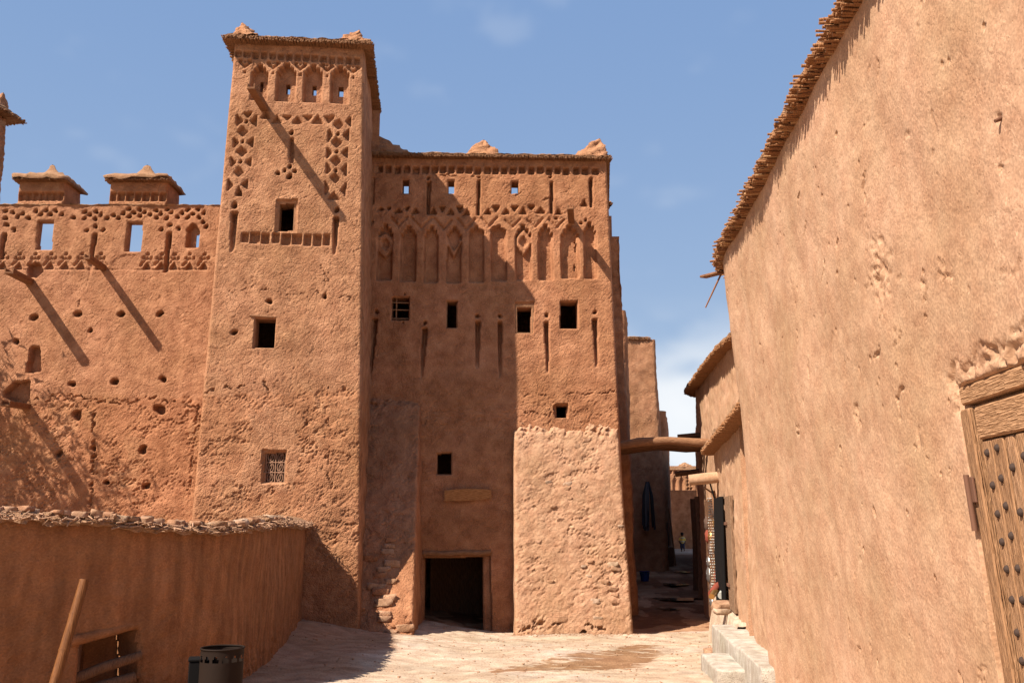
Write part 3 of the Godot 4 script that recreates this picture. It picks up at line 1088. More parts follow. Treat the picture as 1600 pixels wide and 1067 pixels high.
	reed_fringe(t, tl - f.N * 3.1, tl + f.N * 0.2, -f.U, 0.2, 0.04, 0.017, 3)
	mud_cap(t, tl - f.U * 0.15 + UP * 0.07, tr + f.U * 0.15 + UP * 0.07, f.N, 0.5, 0.07, 0.17, M.earth_roof)
	mud_cap(t, tr + f.N * 0.15 + UP * 0.07, tr - f.N * 3.1 + UP * 0.07, f.U, 0.5, 0.07, 0.15, M.earth_roof)
	mud_cap(t, tl - f.N * 3.1 + UP * 0.07, tl + f.N * 0.15 + UP * 0.07, -f.U, 0.5, 0.07, 0.15, M.earth_roof)
	mound(t, f.at(-1.08, v + 0.1, 0.05), 0.62, 0.5, 0.46, Vector2(-0.13, 0.0), M.mud)
	mound(t, f.at(1.12, v + 0.1, 0.05), 0.6, 0.5, 0.4, Vector2(0.16, 0.0), M.mud)
	mound(t, f.at(1.2, v + 0.1, 2.8), 0.6, 0.5, 0.42, Vector2(0.12, 0.0), M.mud)
	mound(t, f.at(-1.1, v + 0.1, 2.8), 0.6, 0.5, 0.42, Vector2(-0.12, 0.0), M.mud)
	var sp := [-0.61, 10.18]
	spout(t, f.at(sp[0], sp[1]), f.at(sp[0], sp[1]) + (f.N * 1.28 - f.U * 0.03 - UP * 0.15), 0.16, M.beam)


func tower_rough(u: float, v: float, vr: float, patch: Array) -> float:
	var e := vr + n_mid.get_noise_2d(u * 0.7, 3.0) * 0.2 + u * 0.05
	var r := smoothstep(e + 0.03, e - 0.06, v)
	if r <= 0.0:
		return 0.0
	var w := n_mid.get_noise_2d(u * 0.8, v * 0.8) * 0.25
	if u > patch[0] + w and u < patch[2] + w and v > patch[1] + w and v < patch[3] + w:
		return r * 0.12
	r *= clampf(0.75 + n_big.get_noise_2d(u * 1.6 + 5.0, v * 1.6) * 1.3, 0.15, 1.0)
	if v < 1.2 and u > 0.1:
		r *= 0.4
	return r


# the pierced iron grille of curls in the tower's lowest window
func scroll_grille(parent: Node, f: Relief, a: Array) -> void:
	var g := Node3D.new()
	g.name = "iron_grille"
	parent.add_child(g, true)
	var P := func(u: float, v: float) -> Vector3: return f.at(u, v, 0.12)
	for k in 3:
		var u: float = lerpf(a[0], a[2], k / 2.0)
		var mb := MB.new()
		mb.tube([P.call(u, a[1]), P.call(u, a[3])], [0.012], 6)
		put("upright_bar", mb.done(), M.grille, g)
	for k in 4:
		var v: float = lerpf(a[1], a[3], k / 3.0)
		var mb := MB.new()
		mb.tube([P.call(a[0], v), P.call(a[2], v)], [0.011], 6)
		put("cross_bar", mb.done(), M.grille, g)
	var w: float = (a[2] - a[0]) / 2.0
	var h: float = (a[3] - a[1]) / 3.0
	for j in 3:
		for i in 2:
			var cu: float = a[0] + w * (i + 0.5)
			var cv: float = a[1] + h * (j + 0.5)
			var mb := MB.new()
			for q in [-1.0, 1.0]:
				var pts := []
				for k in 15:
					var an: float = k / 14.0 * TAU * 1.25
					var r := 0.035 + 0.004 * k
					pts.append(P.call(cu + q * (w * 0.42 - r * 0.9 + cos(an) * r * 0.85) * 0.8, cv + q * sin(an) * r * 1.2))
				mb.tube(pts, [0.008], 5)
			put("scroll", mb.done(), M.grille, g)


# ------------------------------------------------------------------ the main house
func make_house() -> void:
	var t := thing("kasbah_house", "wide mud house with tall carved niches, dark doorway and two sloping buttresses", "house")
	var f := Relief.new().frame(Vector3(0.000, 0, -20.500), 0.0384, 0.020).area(-3.75, 2.58, -3.75, 2.31, -1.0, 10.36, 0.0215)
	f.side_r = 3.5
	f.side_dir_r = Vector3(0.105, 0, -1).normalized()
	var dn := [122, 175, 230, 285, 340, 395, 450, 500, 550, 603, 655, 707, 765, 815, 865, 918, 972, 1028, 1080, 1135, 1185, 1237, 1297, 1350, 1412]
	var e0 := [-3.19, 10.05, 2.03, 10.09]
	for x in dn:
		var u: float = lerpf(e0[0], e0[2], (x - 122) / 1290.0)
		var v: float = lerpf(e0[1], e0[3], (x - 122) / 1290.0) + rng.randf_range(-0.015, 0.015)
		f.rect([u - 0.068, v - 0.085, u + 0.068, v + 0.085], 0.17)
	for a in [[-2.63, 9.45, -2.46, 9.81], [-1.54, 9.47, -1.37, 9.82], [-0.02, 9.48, 0.18, 9.81], [-3.44, 9.98, -3.34, 10.08]]:
		f.rect(a, 0.05, true)
	for a in [[-3.40, 9.83, -3.31, 9.83, -3.30, 9.16, -3.39, 9.16], [-2.03, 9.75, -1.95, 9.76, -1.97, 8.94, -2.02, 8.94], [-0.82, 9.82, -0.75, 9.83, -0.77, 8.93, -0.82, 8.93], [0.93, 9.80, 1.00, 9.80, 0.99, 8.99, 0.93, 8.99], [1.89, 9.91, 1.96, 9.91, 1.94, 9.16, 1.89, 9.16]]:
		f.poly(a, 0.2)
	for a in [[-2.01, 9.85, 0.040], [-0.79, 9.90, 0.036], [0.94, 9.93, 0.040], [1.06, 8.86, 0.036], [1.66, 8.76, 0.036], [1.78, 8.84, 0.036], [-3.33, 8.71, 0.048],
		[-3.14, 6.53, 0.044], [-2.02, 6.27, 0.044], [-0.80, 6.45, 0.048], [-0.28, 6.45, 0.048], [0.81, 6.48, 0.052], [1.95, 6.56, 0.053], [-2.50, 6.95, 0.024], [-2.52, 6.27, 0.024]]:
		f.disc(a, 0.18)
	# carved triangles
	for a in [[-3.13, 9.09, -3.21, 9.01, -3.04, 9.02], [-2.71, 9.08, -2.80, 8.96, -2.61, 8.97], [-2.30, 9.08, -2.38, 8.94, -2.21, 8.95], [-1.87, 9.10, -1.95, 8.93, -1.79, 8.94], [-1.46, 9.09, -1.55, 8.93, -1.37, 8.93], [-1.07, 9.09, -1.17, 8.92, -0.98, 8.93],
		[-0.56, 9.10, -0.66, 8.95, -0.47, 8.95], [-0.13, 9.11, -0.23, 8.96, -0.03, 8.97], [0.28, 9.15, 0.18, 8.97, 0.38, 8.97], [0.69, 9.14, 0.57, 8.99, 0.82, 9.00], [1.11, 9.13, 1.06, 8.98, 1.22, 8.98], [1.75, 9.37, 1.66, 9.19, 1.83, 9.19],
		[-2.99, 9.11, -2.88, 9.11, -2.93, 9.02], [-2.56, 9.11, -2.44, 9.12, -2.50, 9.01], [-1.73, 9.12, -1.60, 9.12, -1.66, 8.98], [-1.33, 9.15, -1.16, 9.15, -1.24, 8.97], [-0.47, 9.17, -0.28, 9.17, -0.37, 9.00], [-0.02, 9.17, 0.16, 9.17, 0.07, 9.04], [0.38, 9.19, 0.57, 9.19, 0.47, 9.06]]:
		f.poly(a, 0.16)
	for a in [[-2.88, 8.85, -2.69, 8.64, -2.49, 8.87], [-2.40, 8.86, -2.15, 8.58, -1.91, 8.84], [-1.85, 8.84, -1.62, 8.57, -1.43, 8.80], [-1.29, 8.83, -1.09, 8.57, -0.87, 8.83], [-0.71, 8.86, -0.55, 8.64, -0.34, 8.88], [-0.16, 8.82, 0.01, 8.64, 0.21, 8.85], [0.37, 8.83, 0.55, 8.64, 0.74, 8.86], [0.89, 8.86, 1.07, 8.63, 1.25, 8.84]]:
		f.stroke(a, 0.05, 0.055)
	# ten tall niches with stepped heads
	for a in [[-3.16, 7.31, -2.82, 8.67], [-2.62, 7.27, -2.26, 8.64], [-2.06, 7.25, -1.75, 8.63], [-1.53, 7.25, -1.20, 8.64], [-1.00, 7.27, -0.67, 8.65], [-0.48, 7.32, -0.13, 8.67], [0.10, 7.35, 0.46, 8.70], [0.64, 7.35, 0.97, 8.71], [1.18, 7.38, 1.59, 8.70], [1.73, 7.38, 2.01, 8.78]]:
		f.poly(step_arch(a[0], a[1], a[2], a[3]), 0.17)
	f.disc([-0.32, 8.50, 0.189], 0.17)
	f.disc([-0.83, 8.46, 0.181], 0.17)
	# raised ornaments left standing in four of the niches
	ornament(f, [-3.00, 8.48, -2.81, 8.33, -2.82, 8.08, -2.98, 7.85, -3.17, 8.03, -3.19, 8.34], 0.05, [-2.99, 8.34, -2.90, 8.25, -2.91, 8.13, -2.98, 8.05, -3.07, 8.13, -3.09, 8.27], 0.14)
	ornament(f, [-1.54, 8.50, -1.46, 8.20, -1.37, 8.06, -1.27, 8.20, -1.21, 8.50, -1.20, 8.24, -1.35, 7.92, -1.39, 7.91, -1.54, 8.22], 0.05, [], 0.0)
	ornament(f, [0.29, 8.61, 0.47, 8.37, 0.45, 8.18, 0.29, 7.95, 0.12, 8.17, 0.10, 8.38], 0.04, [0.29, 8.44, 0.39, 8.29, 0.37, 8.22, 0.29, 8.13, 0.19, 8.23, 0.18, 8.31], 0.13)
	for a in [[-3.23, 6.36, -3.12, 6.36, -3.21, 5.07, -3.26, 5.07], [-2.07, 6.15, -1.96, 6.15, -2.05, 4.98, -2.09, 4.98], [-0.84, 6.31, -0.74, 6.31, -0.77, 5.21, -0.82, 5.21], [-0.32, 6.31, -0.23, 6.31, -0.25, 4.99, -0.29, 4.99], [0.77, 6.32, 0.85, 6.32, 0.86, 5.08, 0.81, 5.14], [1.90, 6.40, 2.00, 6.40, 1.99, 5.25, 1.94, 5.25]]:
		f.poly(a, 0.26, false, 0.55)
	f.soften()
	f.roughen(self, [0.03, 0.006, 0.008], house_rough, 0.045, 0.0, 0.026)
	f.crack([0.25, 4.59, 0.84, 4.58, 1.36, 4.65, 1.73, 4.62, 2.50, 4.71], 0.008, 0.035, self, 0.03)
	f.crack([0.27, 4.19, 0.51, 4.19, 0.83, 4.09, 0.95, 4.23], 0.01, 0.04, self, 0.03)
	f.crack([-2.07, 9.95, -1.42, 9.91, -1.10, 9.98, -0.78, 9.90], 0.01, 0.05, self, 0.03)
	f.crack([-0.09, 9.50, 0.07, 9.40, 0.23, 9.51], 0.012, 0.05, self, 0.03)
	f.crack([0.35, 9.15, 0.59, 9.28, 0.92, 9.37], 0.008, 0.04, self, 0.03)
	f.crack([1.53, 8.53, 1.54, 8.02, 1.51, 7.40], 0.015, 0.2, self, 0.03)
	# windows and door
	f.poly([-2.81, 6.88, -2.39, 6.89, -2.39, 6.33, -2.80, 6.33], 0.06, true)
	f.poly([-1.53, 6.81, -1.27, 6.81, -1.28, 6.17, -1.52, 6.17], 0.06, true)
	f.poly([0.07, 6.78, 0.54, 6.80, 0.49, 6.04, 0.08, 6.04], 0.04)
	f.poly([0.12, 6.68, 0.47, 6.68, 0.45, 6.06, 0.12, 6.06], 0.06, true)
	f.poly([1.13, 6.82, 1.56, 6.84, 1.57, 6.16, 1.13, 6.17], 0.06, true)
	f.poly([0.94, 4.35, 1.04, 4.40, 1.29, 4.40, 1.29, 4.09, 1.00, 4.07], 0.12)
	f.poly([1.02, 4.37, 1.28, 4.38, 1.27, 4.09, 1.01, 4.08], 0.14, true)
	f.poly([-1.70, 3.27, -1.35, 3.28, -1.35, 2.79, -1.68, 2.79], 0.06, true)
	f.poly([-1.94, 1.02, -0.48, 1.03, -0.44, -0.64, -1.91, -0.72], 0.1)
	f.poly([-1.94, 0.99, -0.63, 1.00, -0.61, -0.73, -1.90, -0.72], 0.14, true)
	f.paint(house_coat)
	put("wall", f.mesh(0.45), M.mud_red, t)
	var w: Array = [0.12, 6.06, 0.47, 6.68]
	frame(t, f, w[0] - 0.02, w[1] + 0.01, w[2] + 0.02, w[3], 0.05, 0.07, M.frame)
	w = [-1.52, 6.17, -1.27, 6.81]
	frame(t, f, w[0] - 0.01, w[1], w[2] + 0.03, w[3], 0.05, 0.09, M.frame)
	w = [-1.69, 2.79, -1.35, 3.27]
	frame(t, f, w[0], w[1], w[2], w[3], 0.028, 0.1, M.frame)
	# light wooden bars in the window by the tower
	w = [-2.80, 6.33, -2.39, 6.89]
	var g := Node3D.new()
	g.name = "window_bars"
	t.add_child(g, true)
	for k in [0.27]:
		var mb := MB.new()
		mb.tube([f.at(lerpf(w[0], w[2], k), w[1], 0.1), f.at(lerpf(w[0], w[2], k), w[3], 0.1)], [0.016], 6)
		put("upright_bar", mb.done(), M.frame, g)
	for k in [0.1, 0.47, 0.78]:
		var mb := MB.new()
		mb.tube([f.at(w[0], lerpf(w[1], w[3], k), 0.08), f.at(w[2], lerpf(w[1], w[3], k), 0.08)], [0.014], 6)
		put("cross_bar", mb.done(), M.frame, g)
	# lintel over the door
	w = [-1.94, 1.07, -0.46, 1.10]
	var lm := MB.new()
	var wob := []
	var lx := []
	for k in 9:
		lx.append(f.at(lerpf(w[0], w[2], k / 8.0), lerpf(w[1], w[3], k / 8.0) + 0.012 * sin(k * 1.7), -0.01))
		wob.append(0.055 + 0.006 * sin(k * 2.3))
	lm.tube(lx, wob, 9)
	put("door_lintel", lm.done(), M.log_across, t)
	# door leaves standing far back inside the dark entrance
	w = [-1.90, -0.64, -0.62, 0.93]
	for k in 6:
		var mb := MB.new()
		mb.box(Vector3.ZERO, Vector3(0.235, 1.95, 0.04), Basis.IDENTITY, 0.006)
		put("door_plank", mb.done(), M.log_dark, t, Transform3D(Basis(f.U, UP, f.N), f.at(w[0] + 0.11 + k * 0.245, 0.42, 2.6)))
	# buttresses
	var br := Relief.new().frame(f.o + f.N * 0.73, 0.0384, 0.19).area(0.03, 2.52, 0.03, 2.42, -1.0, 3.96, 0.023)
	br.side_l = 1.0
	br.side_r = 1.0
	br.side_dir_l = -f.N
	br.side_dir_r = -f.N
	br.edge = 0.09
	br.roughen(self, [0.05, 0.022, 0.008], all_rough, 0.04)
	br.disc([1.45, -0.52, 0.08], 0.14)
	sink_top(br)
	br.crack([0.15, -0.45, 0.5, -0.35, 0.75, -0.42], 0.02, 0.08, self, 0.05)
	br.crack([0.4, -0.3, 0.95, -0.35], 0.015, 0.07, self, 0.05)
	br.crack([1.5, -0.35, 2.1, -0.5], 0.012, 0.06, self, 0.05)
	put("buttress", br.mesh(0.0), M.mud_rough, t)
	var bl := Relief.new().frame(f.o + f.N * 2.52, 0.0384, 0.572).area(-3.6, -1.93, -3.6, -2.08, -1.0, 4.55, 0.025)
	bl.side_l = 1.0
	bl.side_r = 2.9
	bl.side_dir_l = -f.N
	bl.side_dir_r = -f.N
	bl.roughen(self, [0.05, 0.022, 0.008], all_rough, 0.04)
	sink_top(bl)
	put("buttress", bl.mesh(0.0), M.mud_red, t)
	rng.seed = 31
	for k in 40:
		var u := rng.randf_range(0.2, 2.35)
		var v := rng.randf_range(-0.45, 3.6)
		var s := rng.randf_range(0.07, 0.17) * (1.35 if v < 0.2 else 1.0)
		stone_at(br.at(u, v, s * 0.2), Vector3(s * 1.5, s * 0.85, s * 0.7), t, "stone", [M.mud_rough, M.stone, M.stone_pale, M.mud_rough][k % 4], rng.randf_range(-0.3, 0.3))
	for k in 22:
		var v := -0.5 + 2.0 * pow(k / 22.0, 1.3)
		var u := rng.randf_range(-3.0, -2.1)
		var s := rng.randf_range(0.13, 0.26)
		stone_at(bl.at(u, v, s * 0.12), Vector3(s * 1.5, s * 0.8, s * 0.8), t, "stone", [M.mud_red, M.stone, M.mud_rough][k % 3], rng.randf_range(-0.2, 0.2))
	# enclosure and terrace
	var bk := f.side_dir_r * 3.45
	var r0 := f.at(2.45, 0, 0.3)
	var l0 := f.at(-3.7, 0, 0.3)
	wall_box(t, "rear_wall", [r0 + bk, l0 + bk, l0], -1.0, 10.2, M.mud_red)
	slab(t, "terrace", [f.at(-3.6, 0, 0.62), f.at(-3.6, 0, 0.62) + bk, f.at(2.22, 0, 0.62) + bk, f.at(2.22, 0, 0.62)], 8.75, 0.2, M.mud_red)
	# eaves
	var v := 10.36
	var tl := f.at(-3.7, v)
	var tr := f.at(2.31, v)
	reed_fringe(t, tl, tr + f.U * 0.1, f.N, 0.2, 0.022, 0.016, 3)
	reed_fringe(t, tr + f.N * 0.15, tr + bk, f.U, 0.06, 0.03, 0.016, 3)
	mud_cap(t, tl + UP * 0.06, tr + f.U * 0.08 + UP * 0.06, f.N, 0.5, 0.055, 0.14, M.earth_roof)
	mud_cap(t, tr + f.N * 0.12 + UP * 0.06, tr + bk + UP * 0.06, f.U, 0.5, 0.06, 0.03, M.earth_roof)
	mound(t, f.at(-3.2, v + 0.05, 0.2), 1.9, 0.6, 0.8, Vector2(-0.4, 0.0), M.mud)
	mound(t, f.at(-0.68, v + 0.08, 0.1), 0.98, 0.5, 0.5, Vector2(0.0, 0.0), M.mud)
	mound(t, f.at(1.9, v + 0.08, 0.1), 0.92, 0.55, 0.58, Vector2(0.27, 0.0), M.mud)
	mound(t, tr + bk * 0.97 - f.U * 0.3 + UP * 0.08, 0.8, 0.6, 0.45, Vector2(0.1, 0.0), M.mud)
	var sp := [1.43, 8.76]
	spout(t, f.at(sp[0], sp[1]), f.at(sp[0], sp[1]) + (f.N * 0.9 - f.U * 0.12 + UP * 0.04), 0.15, M.beam)
	# the lower rear wing showing past the corner
	var wg := Relief.new().bend([Vector2(1.6, -23.3), Vector2(3.0, -23.35), Vector2(3.14, -23.6), Vector2(3.2, -24.6)], -0.8, 9.35, 0.08)
	wg.lean = 0.028
	wg.roughen(self, [0.06, 0.03, 0.01], all_rough, 0.03)
	put("rear_wing_or_added_block", wg.mesh(0.3), M.mud_red, t)
	var rb := Relief.new().bend([Vector2(-5.0, -27.5), Vector2(3.45, -27.7), Vector2(3.62, -27.9), Vector2(4.1, -32.0)], -0.6, 8.3, 0.12)  # added block, unseen behind the house, sized to shade the lane tower
	rb.roughen(self, [0.06, 0.03, 0.01], all_rough, 0.03)
	put("rear_wing_or_added_block", rb.mesh(0.3), M.mud_red, t)
	wall_box(t, "added_block_back", [Vector3(4.1, 0, -32.0), Vector3(-5.0, 0, -32.0), Vector3(-5.0, 0, -27.5)], -0.5, 8.25, M.mud_red)
	slab(t, "added_block_roof", [Vector3(-4.9, 0, -27.8), Vector3(-4.9, 0, -31.9), Vector3(3.9, 0, -31.9), Vector3(3.4, 0, -27.9)], 8.1, 0.2, M.mud_red)
	# the carved wooden board over the door
	var pl := [-0.98, 2.34]
	var pm := MB.new()
	var rows := []
	for z in [0.03, -0.03]:
		var ring := []
		for k in 13:
			var x := lerpf(-0.52, 0.52, k / 12.0)
			ring.append(Vector3(x, 0.105 + 0.03 * cos(x * 3.0) + 0.02 * x, z))
		for k in 13:
			var x := lerpf(0.52, -0.52, k / 12.0)
			ring.append(Vector3(x, -0.115 - 0.008 * cos(x * 5.0) + 0.05 * x, z))
		rows.append(ring)
	pm.loft(rows)
	var plaque := put("wooden_board", pm.done(), M.sign_wood, self, Transform3D(Basis(f.U, UP, f.N), f.at(pl[0], pl[1], -0.075)))
	tag(plaque, "curved wooden board fixed to the shaded wall above the dark doorway", "board")


func ornament(f: Relief, outer: Array, d: float, inner: Array, di: float) -> void:
	f.poly(outer, d, false, 0.0, true)
	if inner:
		f.poly(inner, di, false, 0.0, true)


func sink_top(r: Relief) -> void:
	# the buttress dies raggedly into the wall behind it
	var dv := (r.v1 - r.v0) / (r.nv - 1)
	for j in r.nv:
		var v := r.v0 + j * dv
		if v < r.v1 - 0.7:
			continue
		for i in r.nu:
			var n := n_mid.get_noise_2d(i * 0.02, v) * 0.22 + n_fine.get_noise_2d(i * 0.01, v * 0.5) * 0.12
			r.dep[j * r.nu + i] += smoothstep(r.v1 - 0.3, r.v1 - 0.02, v + n) * 0.10


func house_rough(u: float, v: float) -> float:
	var r := smoothstep(3.4, 3.9, v) * smoothstep(5.0, 4.4, v) * 0.5
	r += smoothstep(8.3, 8.8, v) * 0.5 * clampf(n_big.get_noise_2d(u * 1.3, v * 1.3 + 9.0) * 2.5, 0.0, 1.0)
	return r


func all_rough(u: float, v: float) -> float:
	return clampf(0.55 + n_big.get_noise_2d(u * 1.4 + 3.0, v * 1.4) * 1.2, 0.1, 1.0)


# ------------------------------------------------------------------ the parapet wall to the left
func make_left_wall() -> void:
	var t := thing("parapet_wall", "high mud wall with sky-lit windows, drilled frieze and two roofed merlons", "wall")
	var f := Relief.new().frame(Vector3(-9.000, 0, -20.000), 0.0087, 0.020).area(-5.6, 2.6, -5.6, 2.6, -0.3, 9.0, 0.023)
	for a in [[-2.04, 8.62, -1.67, 8.62, -1.64, 7.90, -2.01, 7.90], [0.05, 8.61, 0.41, 8.59, 0.44, 7.86, 0.07, 7.86]]:
		f.poly(a, 0.05, true)
	f.poly([1.46, 7.99, 1.45, 8.43, 1.55, 8.55, 1.65, 8.53, 1.73, 8.38, 1.74, 7.97], 0.2)
	f.poly([1.59, 8.03, 1.59, 8.33, 1.72, 8.38, 1.74, 8.00], 0.2, true)
	for a in [[-2.81, 8.85, 0.050], [-2.64, 8.82, 0.049], [-2.41, 8.79, 0.049], [-2.51, 8.71, 0.049], [-2.26, 8.68, 0.049], [-2.79, 8.67, 0.050], [-2.10, 8.85, 0.049], [-1.98, 8.77, 0.049], [-1.76, 8.77, 0.049], [-1.86, 8.87, 0.049], [-1.64, 8.86, 0.049], [-1.48, 8.77, 0.048], [-1.22, 8.70, 0.048], [-0.97, 8.84, 0.048], [-0.85, 8.77, 0.048], [-0.70, 8.84, 0.048], [-0.58, 8.77, 0.048], [-0.96, 8.68, 0.048], [-0.71, 8.67, 0.048], [-0.43, 8.67, 0.047], [-0.28, 8.75, 0.047], [-0.16, 8.68, 0.047], [-0.06, 8.80, 0.047], [0.06, 8.90, 0.047], [0.08, 8.72, 0.047], [0.18, 8.82, 0.047], [0.30, 8.90, 0.047], [0.32, 8.75, 0.047], [0.42, 8.84, 0.047], [0.56, 8.78, 0.047], [0.69, 8.88, 0.047], [0.80, 8.80, 0.047], [0.71, 8.70, 0.047], [0.95, 8.69, 0.046], [0.94, 8.91, 0.047], [1.04, 8.83, 0.046], [1.20, 8.72, 0.046], [1.29, 8.82, 0.046], [1.42, 8.90, 0.046], [1.44, 8.71, 0.046], [1.55, 8.80, 0.046], [1.66, 8.91, 0.046], [1.70, 8.71, 0.046], [1.81, 8.82, 0.046], [1.81, 8.59, 0.046], [1.89, 8.48, 0.046], [1.04, 8.52, 0.046], [1.25, 8.44, 0.046], [0.85, 8.41, 0.046], [-0.88, 8.38, 0.048], [-0.68, 8.48, 0.048], [-0.49, 8.39, 0.047], [-2.75, 8.51, 0.049], [-2.56, 8.40, 0.049], [-3.11, 8.85, 0.050], [-3.33, 8.76, 0.050], [-3.54, 8.67, 0.050], [-3.79, 8.79, 0.051], [-4.00, 8.70, 0.051], [-4.25, 8.82, 0.051], [-4.46, 8.73, 0.051], [-4.68, 8.65, 0.051]]:
		f.disc(a, 0.2)
	for a in [[-2.81, 8.30, -2.72, 8.30, -2.75, 7.70, -2.82, 7.68], [-0.72, 8.30, -0.63, 8.30, -0.65, 7.64, -0.72, 7.64], [1.00, 8.35, 1.10, 8.35, 1.06, 7.39, 0.99, 7.39], [-4.30, 8.28, -4.21, 8.28, -4.14, 7.52, -4.22, 7.52]]:
		f.poly(a, 0.2)
	f.poly([-0.75, 7.66, -0.65, 7.66, -0.67, 7.25, -0.72, 7.25], 0.08, false, 0.6)
	for c in [-300, -228, -150, -72, 5, 80, 155, 232, 303, 380, 470, 695, 760, 822, 898, 968]:
		var q: Array = [-2.74, 7.45, 2.06, 7.46]
		var u: float = q[0] + (q[2] - q[0]) * (c / 1000.0)
		f.poly([u - 0.085, q[3], u + 0.085, q[3], u, q[3] + 0.17], 0.11)
		f.stroke([u - 0.16, q[3] + 0.07, u, q[3] + 0.26, u + 0.16, q[3] + 0.07], 0.05, 0.06)
		f.rect([u - 0.03, q[3] + 0.31, u + 0.04, q[3] + 0.37], 0.06)
		f.rect([u - 0.11, q[3] + 0.22, u - 0.06, q[3] + 0.28], 0.06)
		f.rect([u + 0.07, q[3] + 0.22, u + 0.12, q[3] + 0.28], 0.06)
	var fl := [-2.74, 7.44, 1.99, 7.45]
	f.stroke([fl[0] - 2.0, fl[1], fl[2], fl[3]], 0.025, 0.035)
	f.poly([-0.25, 7.51, -0.15, 7.68, 0.10, 7.81, 0.35, 7.78, 0.43, 7.51, 0.14, 7.41], 0.02, false, 0.0, true)
	f.poly([-2.13, 7.55, -1.92, 7.60, -1.78, 7.40, -1.91, 7.25, -2.10, 7.28], 0.3)
	for a in [[-1.86, 6.30, 0.088], [-0.87, 6.38, 0.087], [0.11, 6.38, 0.079], [0.99, 6.39, 0.078], [-0.83, 4.77, 0.073], [0.12, 4.82, 0.084], [1.19, 4.88, 0.077], [-0.55, 6.00, 0.043], [-2.20, 5.74, 0.070], [-0.65, 4.07, 0.115], [1.17, 4.19, 0.129], [0.88, 3.31, 0.100], [-0.96, 3.23, 0.079], [1.01, 2.52, 0.082], [0.15, 2.59, 0.054], [-0.21, 3.33, 0.066], [-2.95, 6.32, 0.090], [-2.76, 4.81, 0.089]]:
		f.disc(a, 0.24)
	f.poly([-1.85, 5.61, -1.66, 5.62, -1.57, 5.07, -1.86, 5.03], 0.45)
	f.poly([-2.32, 4.56, -2.10, 4.81, -1.78, 4.83, -1.73, 4.29, -1.88, 4.29, -2.26, 4.46], 0.42)
	f.soften()
	var vr: float = [-0.15, 4.48][1]
	f.roughen(self, [0.04, 0.007, 0.008], left_rough.bind(vr), 0.05, 0.0, 0.026)
	f.crack([-0.29, 4.08, -0.19, 3.36, -0.17, 2.59, -0.14, 1.99], 0.018, 0.07, self, 0.03)
	f.crack([-1.65, 4.42, -0.71, 4.50, 0.20, 4.31, 1.08, 4.48, 2.00, 4.19], 0.012, 0.06, self, 0.05)
	f.crack([2.02, 4.31, 1.97, 3.14, 1.99, 2.32], 0.01, 0.05, self, 0.02)
	f.crack([-0.89, 6.68, -0.87, 6.47], 0.006, 0.04, self, 0.02)
	f.crack([0.96, 6.80, 0.99, 6.48], 0.006, 0.04, self, 0.02)
	f.paint(left_coat.bind(vr))
	put("wall", f.mesh(0.22), M.mud_left, t)
	mud_cap(t, f.at(-5.6, 9.0), f.at(2.6, 9.0), f.N, 0.42, 0.04, 0.01, M.earth_roof)
	for a in [[-2.68, 9.09, -1.34, 9.09], [-0.54, 9.09, 1.05, 9.10], [-4.99, 9.08, -3.53, 9.08]]:
		merlon(t, f, a[0], a[2])
	for a in [[-2.05, 7.11, -2.40, 7.30], [-0.40, 7.44, -0.85, 7.64], [-1.78, 4.22, -2.36, 4.28]]:
		var p := f.at(a[0], a[1])
		spout(t, p, p + (f.N * 1.15 + f.U * 0.15 - UP * 0.08), 0.19 if a[0] < -1.5 else 0.13, M.beam)


func left_rough(u: float, v: float, vr: float) -> float:
	var e := vr + n_mid.get_noise_2d(u * 0.6, 8.0) * 0.2
	return smoothstep(e + 0.04, e - 0.08, v) * clampf(0.7 + n_big.get_noise_2d(u * 1.3 + 15.0, v * 1.3) * 1.2, 0.2, 1.0)


